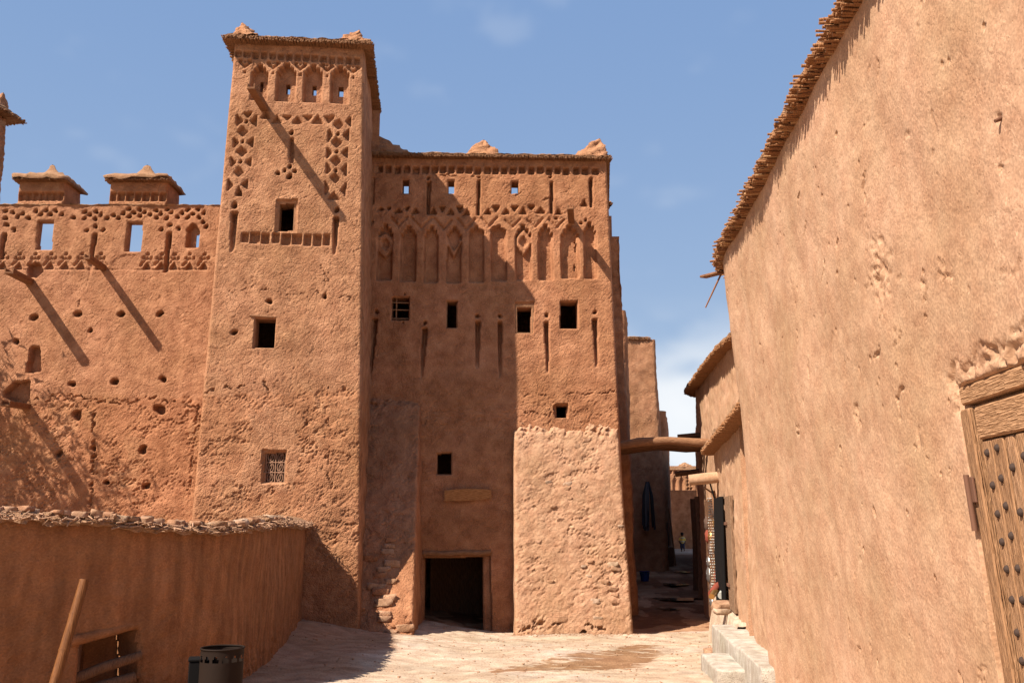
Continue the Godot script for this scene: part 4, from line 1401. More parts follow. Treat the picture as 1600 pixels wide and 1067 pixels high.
# a small roofed block on the parapet with a row of square recesses
func merlon(t: Node, w: Relief, u0: float, u1: float) -> void:
	var g := Node3D.new()
	g.name = "merlon"
	t.add_child(g, true)
	var f := Relief.new().frame(w.o, 0.0087, w.lean).area(u0 + 0.1, u1 - 0.14, u0 + 0.1, u1 - 0.14, 8.98, 9.58, 0.025)
	f.side_l = 0.75
	f.side_r = 0.75
	f.side_dir_l = -w.N
	f.side_dir_r = -w.N
	f.edge = 0.04
	var m := 7
	for k in m:
		var u := lerpf(f.lb + 0.1, f.rb - 0.1, k / (m - 1.0))
		f.rect([u - 0.07, 9.12, u + 0.07, 9.32], 0.14)
	f.soften()
	f.roughen(self, [0.02, 0.012, 0.006], all_rough, 0.02)
	put("wall", f.mesh(0.0), M.mud_left, g)
	var a := f.at(f.lb, 9.58)
	var b := f.at(f.rb, 9.58)
	reed_fringe(g, a - f.U * 0.06, b + f.U * 0.06, f.N, 0.2, 0.03, 0.013, 2)
	reed_fringe(g, b + f.N * 0.14, b - f.N * 0.8, f.U, 0.1, 0.03, 0.013, 2)
	reed_fringe(g, a - f.N * 0.8, a + f.N * 0.14, -f.U, 0.08, 0.03, 0.013, 2)
	var pts := PackedVector3Array()
	var c := (a + b) * 0.5 - f.N * 0.38
	var hw := (f.rb - f.lb) * 0.5 + 0.06
	for j in 10:
		var q: Array = [[1.0, 0.0], [1.02, 0.05], [0.98, 0.1], [0.84, 0.15], [0.6, 0.2], [0.4, 0.27], [0.25, 0.36], [0.14, 0.45], [0.10, 0.52], [0.0, 0.56]][j]
		for i in 41:
			var an := -TAU * (i % 40) / 40.0
			var sq := 1.0 / maxf(absf(cos(an)), absf(sin(an)))
			sq = lerpf(1.0, sq, clampf(q[0] * 1.2 - 0.2, 0.0, 1.0))
			var p: Vector3 = c + f.U * cos(an) * sq * hw * q[0] - f.N * sin(an) * sq * 0.60 * lerpf(0.35, 1.0, q[0]) * q[0] * -1.0 + UP * (q[1] + 0.03)
			p += UP * n_mid.get_noise_3d(p.x, p.y, p.z) * 0.09 * q[0] + f.U * n_mid.get_noise_3d(p.x + 4.0, p.y, p.z) * 0.04 * minf(1.0, q[0] * 4.0)
			pts.append(p)
	var mb := MB.new()
	mb.grid(pts, 41)
	put("roof", mb.done(), M.earth_roof, g)


# ------------------------------------------------------------------ the tower beyond, at the left edge
func make_far_tower() -> void:
	var t := thing("corner_tower", "shaded tower corner with jutting eave above the parapet at the left edge", "tower")
	var f := Relief.new().frame(Vector3(-17.75, 0, -24.2), deg_to_rad(77.0), 0.02).area(-0.2, 4.6, 0.0, 4.5, -0.5, 15.2, 0.06)
	f.side_l = 4.0
	f.side_r = 4.0
	f.side_dir_l = -f.N
	f.side_dir_r = -f.N
	for k in 4:
		f.rect([0.5 + k * 1.05, 11.0, 0.9 + k * 1.05, 13.0], 0.2)
	f.roughen(self, [0.08, 0.03, 0.01], all_rough, 0.06)
	put("wall", f.mesh(0.0), M.mud_red, t)
	var a := f.at(0.0, 15.15)
	var b := f.at(4.5, 15.15)
	reed_fringe(t, a - f.U * 0.3, b + f.U * 0.35, f.N, 0.42, 0.05, 0.025, 2)
	reed_fringe(t, b + f.N * 0.3, b - f.N * 4.0, f.U, 0.4, 0.05, 0.025, 2)
	mud_cap(t, a - f.U * 0.2 + UP * 0.08, b + f.U * 0.2 + UP * 0.08, f.N, 0.8, 0.12, 0.3, M.earth_roof)
	slab(t, "roof", [f.at(0, 0, 0.3), f.at(0, 0, 4.0), f.at(4.4, 0, 4.0), f.at(4.4, 0, 0.3)], 15.0, 0.2, M.earth_roof)
	mound(t, b - f.U * 0.35 - f.N * 0.25 + UP * 0.12, 0.7, 0.9, 0.75, Vector2(0.2, 0.0), M.mud)


# ------------------------------------------------------------------ the low wall in the foreground
func make_low_wall() -> void:
	var t := thing("low_wall", "low curving mud wall in shade, topped with loose stones, leading to the tower", "wall")
	var f := Relief.new().bend([Vector2(-8.2, -5.0), Vector2(-4.75, -8.25), Vector2(-3.5, -9.62), Vector2(-3.1, -11.0), Vector2(-3.35, -14.0), Vector2(-3.98, -17.95)], -0.25, 1.6, 0.023)
	for i in f.nu:
		var p := f.path[i]
		var h := lerpf(1.58, 1.66, smoothstep(-10.0, -12.0, p.z))
		if p.z > -10.0:
			h = lerpf(1.58, 1.72, smoothstep(-10.0, -8.3, p.z))
		f.top.append(h + n_mid.get_noise_1d(i * 0.011) * 0.03)
	var us := func(q: Vector3) -> float:
		var best := 0
		for i in f.nu:
			if f.path[i].distance_squared_to(q) < f.path[best].distance_squared_to(q):
				best = i
		return f.rb * best / (f.nu - 1)
	var h0: float = us.call(Vector3(-4.12, 0, -9.0))
	var h1: float = us.call(Vector3(-3.66, 0, -9.35))
	f.poly([h0 - 0.02, -0.3, h0, 0.52, h0 + 0.05, 0.55, h1 - 0.1, 0.66, h1, 0.64, h1 + 0.06, 0.3, h1 + 0.1, -0.3], 0.06, true)
	var n0: float = us.call(Vector3(-3.78, 0, -16.4))
	f.rect([n0 - 0.12, 0.35, n0 + 0.12, 0.85], 0.15)
	f.soften()
	f.roughen(self, [0.05, 0.014, 0.006], low_rough, 0.05)
	put("wall", f.mesh(0.42), M.plaster_low, t)
	# wooden lintel of the opening
	var mb := MB.new()
	mb.tube([f.at(h0 - 0.1, 0.60, 0.03), f.at((h0 + h1) / 2, 0.66, 0.035), f.at(h1 + 0.02, 0.71, 0.045)], [0.06, 0.05, 0.045], 8)
	put("lintel", mb.done(), M.plaster_low, t)
	# wall pieces added behind the opening to keep sunlight out of it
	mb = MB.new()
	mb.box(f.at((h0 + h1) / 2 + 0.24, 0.15, 0.5), Vector3(0.55, 1.2, 0.12), Basis(f.path_n[int(h0 / f.rb * f.nu)].cross(UP) * -1.0, UP, f.path_n[int(h0 / f.rb * f.nu)]), 0.02)
	put("added_backing", mb.done(), M.plaster_low, t)
	mb = MB.new()
	mb.box(f.at(h0 - 0.08, 0.15, 0.52), Vector3(0.26, 1.2, 0.12), Basis(f.path_n[int(h0 / f.rb * f.nu)].cross(UP) * -1.0, UP, f.path_n[int(h0 / f.rb * f.nu)]), 0.02)
	put("added_backing", mb.done(), M.plaster_low, t)
	# cap of mud and brushwood
	var pts := PackedVector3Array()
	var cols := int(f.nu / 2)
	var prof := [[-0.03, -0.02], [-0.06, 0.01], [-0.04, 0.035], [0.03, 0.06], [0.22, 0.085], [0.42, 0.07], [0.5, 0.03], [0.5, -0.04]]
	for pr in prof:
		for k in cols:
			var i := k * 2
			var p := f.path[i]
			var w := n_mid.get_noise_3d(p.x * 1.2, pr[1] * 9.0, p.z * 1.2)
			var lip := n_fine.get_noise_2d(i * 0.01, pr[0])
			var far := clampf((float(k) / cols - 0.62) * 6.0, 0.0, 1.0)
			pts.append(p - f.path_n[i] * (pr[0] + w * 0.05 + lip * 0.07) + UP * (f.top[i] + pr[1] * (1.0 + far * 0.9) + w * 0.03 + lip * 0.03))
	mb = MB.new()
	mb.grid(pts, cols)
	put("mud_cap", mb.done(), M.earth_roof, t)
	rng.seed = 51
	var chips := MB.new()
	for k in 2600:
		var u := rng.randf() * f.rb
		var fi := int(u / f.rb * (f.nu - 1))
		var p := f.path[fi] - f.path_n[fi] * rng.randf_range(-0.13, 0.2) + UP * (f.top[fi] + rng.randf_range(-0.01, 0.07))
		var d := Vector3(rng.randf_range(-1, 1), rng.randf_range(-0.25, 0.15), rng.randf_range(-1, 1)).normalized()
		chips.tube([p - d * 0.05, p + d * rng.randf_range(0.02, 0.08)], [rng.randf_range(0.003, 0.01)], 4)
	var ch := put("brushwood", chips.done(), M.stone, t)
	ch.set_meta("kind", "stuff")
	var u := 2.6
	while u < f.rb * 0.70:
		var s := rng.randf_range(0.06, 0.13)
		if rng.randf() < 0.2:
			s *= 1.35
		var fi := int(u / f.rb * (f.nu - 1))
		stone_at(f.at(u, f.top[fi] + 0.06 + s * 0.2, rng.randf_range(-0.03, 0.14)), Vector3(s * rng.randf_range(1.1, 1.6), s * rng.randf_range(0.6, 1.0), s), t)
		if rng.randf() < 0.5:
			var s2 := rng.randf_range(0.05, 0.1)
			stone_at(f.at(u + rng.randf_range(-0.1, 0.1), f.top[fi] + 0.07 + s2 * 0.3, rng.randf_range(-0.07, 0.0)), Vector3(s2 * 1.5, s2 * 0.8, s2), t)
		u += s * rng.randf_range(0.7, 1.25)
	# things in and around the opening
	var o := thing("wood_pile", "split logs and boards stacked in the hole at the foot of the low wall", "wood", f.at(h0 + 0.2, 0.0, 0.1))
	var q := o.position
	for a in [[Vector3(-4.18, 0.22, -8.98), Vector3(-3.62, 0.42, -9.32), 0.05], [Vector3(-4.15, 0.06, -8.95), Vector3(-3.66, 0.22, -9.3), 0.06]]:
		mb = MB.new()
		mb.tube([a[0] - q, (a[0] + a[1]) / 2 - q + UP * 0.015, a[1] - q], [a[2], a[2] * 1.08, a[2] * 0.9], 7)
		put("split_log", mb.done(), M.log_dark, o)
	var st := stone_at(Vector3(-4.15, 0.2, -9.95), Vector3(0.5, 0.75, 0.4), self, "rubble_stone", M.stone_pale)
	tag(st, "pale rough stone catching sun behind the hole in the low wall", "stone")
	var cane := thing("bamboo_cane", "thick bamboo cane leaning on the shaded low wall", "cane", Vector3(-4.02, 0, -8.35))
	var c0 := Vector3(0.0, -0.02, 0.08)
	var c1 := Vector3(0.09, 1.17, -0.28)
	for k in 4:
		mb = MB.new()
		var a := c0.lerp(c1, k / 4.0)
		var b := c0.lerp(c1, (k + 1) / 4.0)
		mb.tube([a, a.lerp(b, 0.04), a.lerp(b, 0.96), b], [0.05, 0.045, 0.044, 0.049], 12)
		put("cane_joint", mb.done(), M.cane, cane)


func low_rough(u: float, v: float) -> float:
	return smoothstep(0.45, 0.0, v) * clampf(0.4 + n_big.get_noise_2d(u * 1.4, v) * 2.0, 0.0, 1.0)


func make_drum() -> void:
	var g := gy(-2.75, -8.85)
	var t := thing("metal_drum", "rusty black metal drum with triangular holes punched below its rim", "drum", Vector3(-2.66, g, -8.75))
	var r := 0.192
	var h := 0.56
	var cols := 85
	var pts := PackedVector3Array()
	var skip := PackedByteArray()
	var ys := [0.0, 0.1, 0.2, 0.3, 0.4, 0.44]
	for k in 8:
		ys.append(0.45 + k * 0.008)
	ys.append_array([0.53, 0.55, h])
	for j in ys.size():
		for i in cols:
			var a := -TAU * (i % 84) / 84.0
			var rr := r + 0.003 * n_mid.get_noise_2d(i * 0.02, ys[j] * 2.0) + (0.006 if j == ys.size() - 1 else 0.0)
			pts.append(Vector3(cos(a) * rr, ys[j], sin(a) * rr))
			var hole := false
			if j >= 6 and j < 13:
				hole = absf(posmod(i, 6) - 2.5) < 2.1 * (1.0 - (j - 6) / 7.0) + 0.4
			skip.append(1 if hole else 0)
	var mb := MB.new()
	mb.grid(pts, cols, skip)
	put("shell", mb.done(), M.soot, t)
	mb = MB.new()
	var ring := []
	for k in 33:
		ring.append(Vector3(cos(-TAU * k / 32.0) * r, h, sin(-TAU * k / 32.0) * r))
	mb.tube(ring, [0.009], 6, false)
	put("rim", mb.done(), M.soot, t)
	mb = MB.new()
	var disc := []
	for k in 24:
		disc.append(Vector3(cos(TAU * k / 24.0) * r * 0.97, 0.02, sin(TAU * k / 24.0) * r * 0.97))
	for k in range(1, 23):
		mb.tri(disc[0], disc[k], disc[k + 1])
	put("base", mb.done(), M.black, t)
	var b := thing("black_crate", "narrow black box standing behind the punched drum", "box", Vector3(-2.9, g, -8.92))
	mb = MB.new()
	mb.box(Vector3(0, 0.215, 0), Vector3(0.22, 0.43, 0.2), Basis(UP, 0.3), 0.008)
	put("body", mb.done(), M.black, b)
	mb = MB.new()
	mb.box(Vector3(0, 0.443, 0), Vector3(0.235, 0.022, 0.215), Basis(UP, 0.3), 0.005)
	put("lid", mb.done(), M.black, b)


# ------------------------------------------------------------------ the house on the right
func make_right_house() -> void:
	var t := thing("mud_house", "smooth plastered mud house close on the right with reed eaves and studded door", "house")
	var f := Relief.new()
	var dirw := Vector2(1.95 - 2.72, 10.2).normalized()
	var c := Vector2(2.72, -10.2)
	f.lean = -0.063
	f.bend([Vector2(5.6, -11.1), Vector2(3.9, -10.85), Vector2(3.0, -10.55), c + dirw * 0.25, c + dirw * 1.2, c + dirw * 10.0], -0.25, 4.62, 0.015)
	var off := f.rb - 10.0    # arc length where u of the straight face is 0
	# crumbling plaster over the door and the sunk door panel
	var da: Array = [5.88, 2.31]
	var du: float = da[0] + off
	var dv: float = da[1]
	f.roughen(self, [0.03, 0.004, 0.002], right_rough, 0.004, 0.0, 0.005)
	var lip := [du - 0.05, dv - 0.14, du - 0.13, dv + 0.0, du - 0.08, dv + 0.11, du + 0.3, dv + 0.17, du + 0.9, dv + 0.15, du + 1.6, dv + 0.17, du + 2.0, dv + 0.1, du + 2.0, dv - 0.14]
	break_away(f, lip, 0.015)
	f.poly([du, -0.3, du, dv, du + 2.0, dv, du + 2.0, -0.3], 0.08, false, 0.0, true)
	for a in [[5.14, 3.14, 0.134], [4.30, 2.36, 0.057], [5.10, 2.85, 0.031], [6.75, 3.30, 0.015]]:
		rough_spot(f, a[0] + off, a[1], a[2])
	for a in [[6.76, 3.71, 0.012], [5.74, 2.93, 0.011], [5.77, 2.25, 0.014], [4.76, 2.66, 0.012], [5.29, 1.38, 0.011], [3.80, 2.19, 0.014], [4.10, 3.46, 0.014], [5.01, 1.73, 0.012], [4.44, 1.74, 0.021], [4.07, 1.50, 0.014], [5.39, 0.90, 0.022]]:
		f.disc([a[0] + off, a[1], a[2]], 0.05)
	rng.seed = 61
	for k in 170:      # pits where straw and grit fell out
		f.disc([off + rng.randf_range(0.2, 7.5), rng.randf_range(0.1, 4.4), rng.randf_range(0.007, 0.013)], rng.randf_range(0.008, 0.03))
	for k in 130:      # short shrinkage cracks
		var cu := off + rng.randf_range(0.2, 7.5)
		var cv := rng.randf_range(0.2, 4.4)
		var an := rng.randf_range(0.2, 1.5)
		var ln := rng.randf_range(0.04, 0.2)
		f.crack([cu, cv, cu + cos(an) * ln, cv + sin(an) * ln], 0.002, rng.randf_range(0.006, 0.014), self, 0.03)
	for a in [[5.12, 3.04, 5.13, 2.93, 5.04, 2.83], [6.09, 2.84, 5.97, 2.81, 5.87, 2.87, 5.69, 2.86], [6.66, 2.71, 6.59, 2.67, 6.51, 2.69]]:
		var b := []
		for k in range(0, a.size(), 2):
			b.append_array([a[k] + off, a[k + 1]])
		f.crack(b, 0.004, 0.014, self, 0.03)
	var scuffs := []
	for a in [[4.03, 1.13], [3.52, 1.31], [4.17, 1.00], [2.12, 1.23], [5.26, 1.86], [4.26, 3.46]]:
		scuffs.append([a[0] + off, a[1], 0.28])
	f.paint(right_coat.bind(scuffs))
	put("wall", f.mesh(0.0), M.plaster, t)
	# a short peg in the wall
	var pa: Array = [6.75, 3.30]
	var mb := MB.new()
	mb.tube([f.at(pa[0] + off, pa[1], 0.02), f.at(pa[0] + off + 0.01, pa[1] - 0.02, -0.022)], [0.012, 0.008], 6)
	put("peg", mb.done(), M.rust, t)
	# reed eave: the lowest, nearest reeds one by one
	rng.seed = 71
	var reeds: Array[Mesh] = []
	for k in 5:
		var m := MB.new()
		var w := 0.0065 + 0.0016 * k
		m.tube([Vector3(0, 0, 0), Vector3(0.004, 0.001, 0.2), Vector3(0.0, 0.0, 0.62)], [w, w * 0.95, w * (0.8 - 0.08 * (k % 3))], 6)
		reeds.append(m.done())
	var rest := MB.new()
	var span := f.rb
	var u0 := off - 0.35
	var picked := 0
	for layer in 3:
		var u := u0
		while u < span - 0.1:
			var fi := clampi(int(u / span * (f.nu - 1)), 0, f.nu - 1)
			var nn := f.path_n[fi]
			var along := nn.cross(UP) * -1.0
			var ov := 0.085 + 0.012 * layer + rng.randf_range(-0.05, 0.045) + 0.05 * n_mid.get_noise_2d(u * 0.6, layer * 3.0)
			var p := f.at(u, 4.60, -ov) + UP * (layer * 0.022 + rng.randf_range(-0.008, 0.008) + 0.03)
			var d := -(nn + along * rng.randf_range(-0.16, 0.16) + UP * rng.randf_range(-0.07, 0.05)).normalized()
			var b := Basis.looking_at(-d, UP)
			if layer == 0 and picked < 300:
				if true:
					put("reed", reeds[rng.randi() % 5], M.reed[[0, 0, 1, 2, 0, 1, 3][rng.randi() % 7]], t, Transform3D(b, p))
					picked += 1
			else:
				rest.tube([p, p + d * 0.6], [rng.randf_range(0.007, 0.013)], 5)
			u += rng.randf_range(0.013, 0.024)
	var rs := put("reed_layers", rest.done(), M.reed[0], t)
	rs.set_meta("kind", "stuff")
	# mud roof on the reeds
	var pts := PackedVector3Array()
	var m2 := int((f.nu) / 3.0)
	for pr in [[-0.06, 4.70], [-0.08, 4.73], [-0.03, 4.77], [0.3, 4.87], [3.0, 4.85]]:
		for k in m2:
			var i := k * 3
			pts.append(f.path[i] - f.path_n[i] * (f.lean * 4.7 + pr[0] + 0.04 * n_mid.get_noise_2d(i * 0.01, pr[1])) + UP * pr[1])
	mb = MB.new()
	mb.grid(pts, m2)
	put("roof", mb.done(), M.earth_roof, t)
	# split board and loose stick at the eave's end
	var ec := f.at(off - 0.12, 4.6, -0.18)
	mb = MB.new()
	mb.box(ec + UP * 0.01, Vector3(0.1, 0.03, 0.4), Basis(UP, 0.35) * Basis(Vector3.RIGHT, 0.12), 0.006)
	put("eave_board", mb.done(), M.beam, t)
	mb = MB.new()
	mb.tube([ec + Vector3(0.1, 0.02, 0.1), ec + Vector3(-0.1, -0.4, 0.02)], [0.012, 0.008], 6)
	put("loose_stick", mb.done(), M.reed[1], t)
	# the studded door
	var D := Node3D.new()
	D.name = "door"
	t.add_child(D, true)
	var n := f.path_n[f.nu - 20]
	var U := n.cross(UP) * -1.0
	var upv := (UP - n * f.lean).normalized()
	var bs := Basis(U, upv, n)
	var at := func(u: float, v: float, d: float) -> Vector3: return f.at(du + u, v, d)
	mb = MB.new()
	mb.box(Vector3.ZERO, Vector3(0.10, 2.34, 0.06), Basis.IDENTITY, 0.008)
	put("jamb", mb.done(), M.door[1], D, Transform3D(bs, at.call(0.05, dv - 1.28, 0.04)))
	mb = MB.new()
	mb.box(Vector3.ZERO, Vector3(1.9, 0.085, 0.07), Basis.IDENTITY, 0.008)
	put("head_beam", mb.done(), M.door_across, D, Transform3D(bs, at.call(0.965, dv - 0.05, 0.05)))
	mb = MB.new()
	mb.box(Vector3.ZERO, Vector3(1.78, 0.15, 0.05), Basis.IDENTITY, 0.008)
	put("top_rail", mb.done(), M.door_across, D, Transform3D(bs, at.call(1.01, dv - 0.19, 0.05)))
	for k in 9:
		mb = MB.new()
		var w := 0.105 + 0.02 * sin(k * 2.1)
		mb.box(Vector3.ZERO, Vector3(w - 0.006, 2.02, 0.04), Basis.IDENTITY, 0.006)
		put("plank", mb.done(), M.door[k % 3], D, Transform3D(bs * Basis(Vector3.BACK, rng.randf_range(-0.003, 0.003)), at.call(0.17 + k * 0.112, dv - 1.28, 0.056 + 0.006 * sin(k * 3.3))))
	var stud := MB.new()
	var sp := PackedVector3Array()
	for j in 5:
		for i in 13:
			var an := -TAU * (i % 12) / 12.0
			var ph := j / 4.0 * PI / 2
			sp.append(Vector3(cos(an) * cos(ph) * 0.016, sin(an) * cos(ph) * 0.02, sin(ph) * 0.019))
	for j in range(4, -1, -1):
		pass
	var sp2 := PackedVector3Array()
	for j in 5:
		for i in 13:
			sp2.append(sp[j * 13 + 12 - i])
	stud.grid(sp2, 13)
	var sm := stud.done()
	for k in 14:
		var v := dv - 0.34 - k * 0.128
		for a in [[0.17, 0.0], [0.275, 0.015]]:
			put("stud", sm, M.iron, D, Transform3D(bs, at.call(a[0] + rng.randf_range(-0.008, 0.008), v + a[1] + rng.randf_range(-0.012, 0.012), 0.038)))
	for a in [[0.39, 0.05], [0.39, -0.14], [0.51, 0.09], [0.6, 0.03], [0.6, -0.14], [0.39, -0.92], [0.51, -0.9], [0.73, 0.05], [0.73, -0.12]]:
		put("stud", sm, M.iron, D, Transform3D(bs, at.call(a[0], dv - 0.46 + a[1], 0.038)))
	for v in [dv - 0.55, dv - 1.9]:
		mb = MB.new()
		mb.box(Vector3(0, 0.06, 0), Vector3(0.05, 0.12, 0.012), Basis.IDENTITY, 0.003)
		mb.tube([Vector3(-0.02, -0.13, 0.012), Vector3(-0.02, 0.13, 0.012)], [0.014], 8)
		put("hinge", mb.done(), M.rust, D, Transform3D(bs, at.call(0.03, v, 0.0)))


func right_rough(u: float, v: float) -> float:
	return clampf(n_big.get_noise_2d(u * 0.9 + 60.0, v * 0.9) * 2.2 - 0.25, 0.0, 0.6)


func break_away(f: Relief, p: Array, h: float) -> void:
	# plaster broken away over the door, leaving a ragged edge
	var q := PackedVector2Array()
	for k in range(0, p.size(), 2):
		q.append(Vector2(p[k], p[k + 1]))
	var dv := (f.v1 - f.v0) / (f.nv - 1)
	var du := f.rb / (f.nu - 1)
	for j in f.nv:
		for i in f.nu:
			var w := Vector2(i * du, f.v0 + j * dv)
			if w.x < p[0] - 0.5 or w.y < 1.8 or w.y > 3.2:
				continue
			w += Vector2(n_mid.get_noise_2d(w.x, w.y), n_mid.get_noise_2d(w.x + 9.0, w.y)) * 0.06
			if Geometry2D.is_point_in_polygon(w, q):
				var e := 1e9
				for k in q.size():
					var c := Geometry2D.get_closest_point_to_segment(w, q[k], q[(k + 1) % q.size()])
					e = minf(e, c.distance_to(w))
				f.dep[j * f.nu + i] += smoothstep(0.0, 0.04, e) * (h * 0.8 + 0.02 * n_mid.get_noise_2d(w.x * 1.3, w.y * 1.7) + 0.02 * n_fine.get_noise_2d(w.x * 0.8, w.y * 1.1))


func rough_spot(f: Relief, u: float, v: float, r: float) -> void:
	var dv := (f.v1 - f.v0) / (f.nv - 1)
	var du := f.rb / (f.nu - 1)
	for j in range(maxi(0, int((v - 2 * r - f.v0) / dv)), mini(f.nv, int((v + 2 * r - f.v0) / dv))):
		for i in range(maxi(0, int((u - 2 * r) / du)), mini(f.nu, int((u + 2 * r) / du))):
			var w := Vector2(i * du - u, (f.v0 + j * dv - v) * 0.75)
			var k := smoothstep(r * 1.5, r * 0.4, w.length() + n_mid.get_noise_2d(i * 0.03, j * 0.03) * r)
			f.dep[j * f.nu + i] += k * (0.008 + 0.02 * n_fine.get_noise_2d(i * 0.022, j * 0.022) + 0.02 * n_fine.get_noise_2d(i * 0.008, j * 0.008) + 0.012 * n_mid.get_noise_2d(i * 0.02, j * 0.02))


func make_steps() -> void:
	var defs := [
		["lower", [Vector2(2.33, -10.9), Vector2(2.44, -12.3), Vector2(3.0, -12.25), Vector2(2.9, -10.8)], -0.25, 0.06],
		["upper", [Vector2(2.53, -9.7), Vector2(2.93, -13.9), Vector2(3.75, -13.75), Vector2(3.35, -9.6)], -0.25, 0.25],
	]
	for a in defs:
		var p: Array = a[1]
		var pts := PackedVector3Array()
		var hi := []
		var mb := MB.new()
		# subdivided, rounded and slightly broken edges
		var peri := []
		for k in 4:
			var m := 14
			for s in m:
				peri.append((p[k] as Vector2).lerp(p[(k + 1) % 4], s / float(m)))
		var cen: Vector2 = (p[0] + p[1] + p[2] + p[3]) / 4.0
		var cols := peri.size() + 1
		for lv in [[a[2], 0.0], [a[3] - 0.12, 0.0], [a[3] - 0.035, 0.0], [a[3] - 0.012, 0.012], [a[3], 0.05], [a[3] + 0.003, 0.35], [a[3] + 0.003, 1.0]]:
			for i in cols:
				var q: Vector2 = peri[i % peri.size()]
				var dq: Vector2 = (cen - q)
				var w := n_mid.get_noise_3d(q.x * 1.3, lv[0] * 1.3, q.y * 1.3) * (1.0 if lv[1] < 0.1 else 0.0)
				q += dq.normalized() * minf(lv[1], 1.0) * (1.0 if lv[1] < 0.3 else dq.length()) + dq.normalized() * w * 0.02
				pts.append(Vector3(q.x, lv[0] + w * 0.012, q.y))
		mb.grid(pts, cols)
		var o := put("concrete_step", mb.done(), M.concrete)
		tag(o, "low grey concrete step standing on the dirt by the right house" if a[0] == "lower" else "long grey concrete slab step against the right-hand wall", "step", "concrete steps")
	# the earth bank behind the steps
	var mb := MB.new()
	var pts := PackedVector3Array()
	for j in 9:
		var f := j / 8.0
		for i in 40:
			var s := i / 39.0
			var a := Vector2(2.95, -13.2).lerp(Vector2(3.62, -17.6), s)
			var b := Vector2(3.7, -13.2).lerp(Vector2(4.3, -17.6), s)
			var q := a.lerp(b, f)
			q.x += n_mid.get_noise_2d(q.y, f) * 0.06 * (1.0 - f)
			var y := -0.55 + (0.86 + 0.15 * s) * smoothstep(-0.02, 0.28, f) + n_mid.get_noise_2d(q.x, q.y) * 0.05
			pts.append(Vector3(q.x, y, q.y))
	var rev := PackedVector3Array()
	for j in 9:
		for i in 40:
			rev.append(pts[j * 40 + 39 - i])
	mb.grid(rev, 40)
	var o := put("earth_bank", mb.done(), M.ground)
	o.set_meta("kind", "structure")
	rng.seed = 91
	for a in [[Vector3(3.24, 0.36, -14.6), 0.2, "flat ochre stone lying on the earth bank behind the steps"], [Vector3(3.34, 0.42, -15.0), 0.24, "larger reddish stone behind the flat one on the earth bank"], [Vector3(3.02, -0.2, -14.3), 0.22, "dark stone jutting from the foot of the earth bank"], [Vector3(3.08, -0.2, -13.75), 0.2, "small brown stone wedged beside the concrete slab step"]]:
		tag(stone_at(a[0], Vector3(a[1] * 1.5, a[1] * 0.65, a[1]), self, "stone", M.stone if a[1] != 0.2 else M.stone_pale, 0.3), a[2], "stone")


# ------------------------------------------------------------------ the lane beyond
func simple_wall(t: Node, pts: Array, y0: float, y1: float, lean: float, mat: Material, cell := 0.05, called := "wall", amp := 0.03, opening := []) -> Relief:
	var f := Relief.new()
	f.lean = lean
	f.bend(pts, y0, y1, cell)
	f.roughen(self, [amp * 1.6, amp * 0.5, amp * 0.2], all_rough, 0.012)
	if opening:
		f.rect([f.rb - opening[0], opening[1], f.rb - opening[2], opening[3]], 0.03, true)
	put(called, f.mesh(0.3), mat, t)
	return f


func eave(t: Node, f: Relief, y: float, u0: float, u1: float, over: float, each := 0.0) -> void:
	var rest := MB.new()
	var u := u0
	while u < u1:
		var fi := clampi(int(u / f.rb * (f.nu - 1)), 0, f.nu - 1)
		var nn := f.path_n[fi]
		for l in 2:
			var p := f.at(u + l * 0.015, y, -over * rng.randf_range(0.8, 1.1)) + UP * (l * 0.03 + rng.randf_range(-0.01, 0.01))
			rest.tube([p, p - (nn + nn.cross(UP) * rng.randf_range(-0.1, 0.1)).normalized() * (over + 0.25)], [rng.randf_range(0.012, 0.02)], 5)
		u += 0.035
	var o := put("reed_eave", rest.done(), M.reed[0], t)
	o.set_meta("kind", "stuff")
	var pts := PackedVector3Array()
	var m := 40
	for pr in [[-over * 0.9, 0.05], [-over * 0.95, 0.09], [-over * 0.6, 0.14], [0.3, 0.18], [1.5, 0.15]]:
		for k in m:
			var uu := lerpf(u0, u1, k / (m - 1.0))
			pts.append(f.at(uu, y, pr[0] + 0.05 * n_mid.get_noise_2d(uu, pr[1] * 5.0)) + UP * (pr[1] + 0.03 * n_mid.get_noise_2d(uu * 0.7, 4.0)))
	var mb := MB.new()
	mb.grid(pts, m)
	put("roof", mb.done(), M.earth_roof, t)


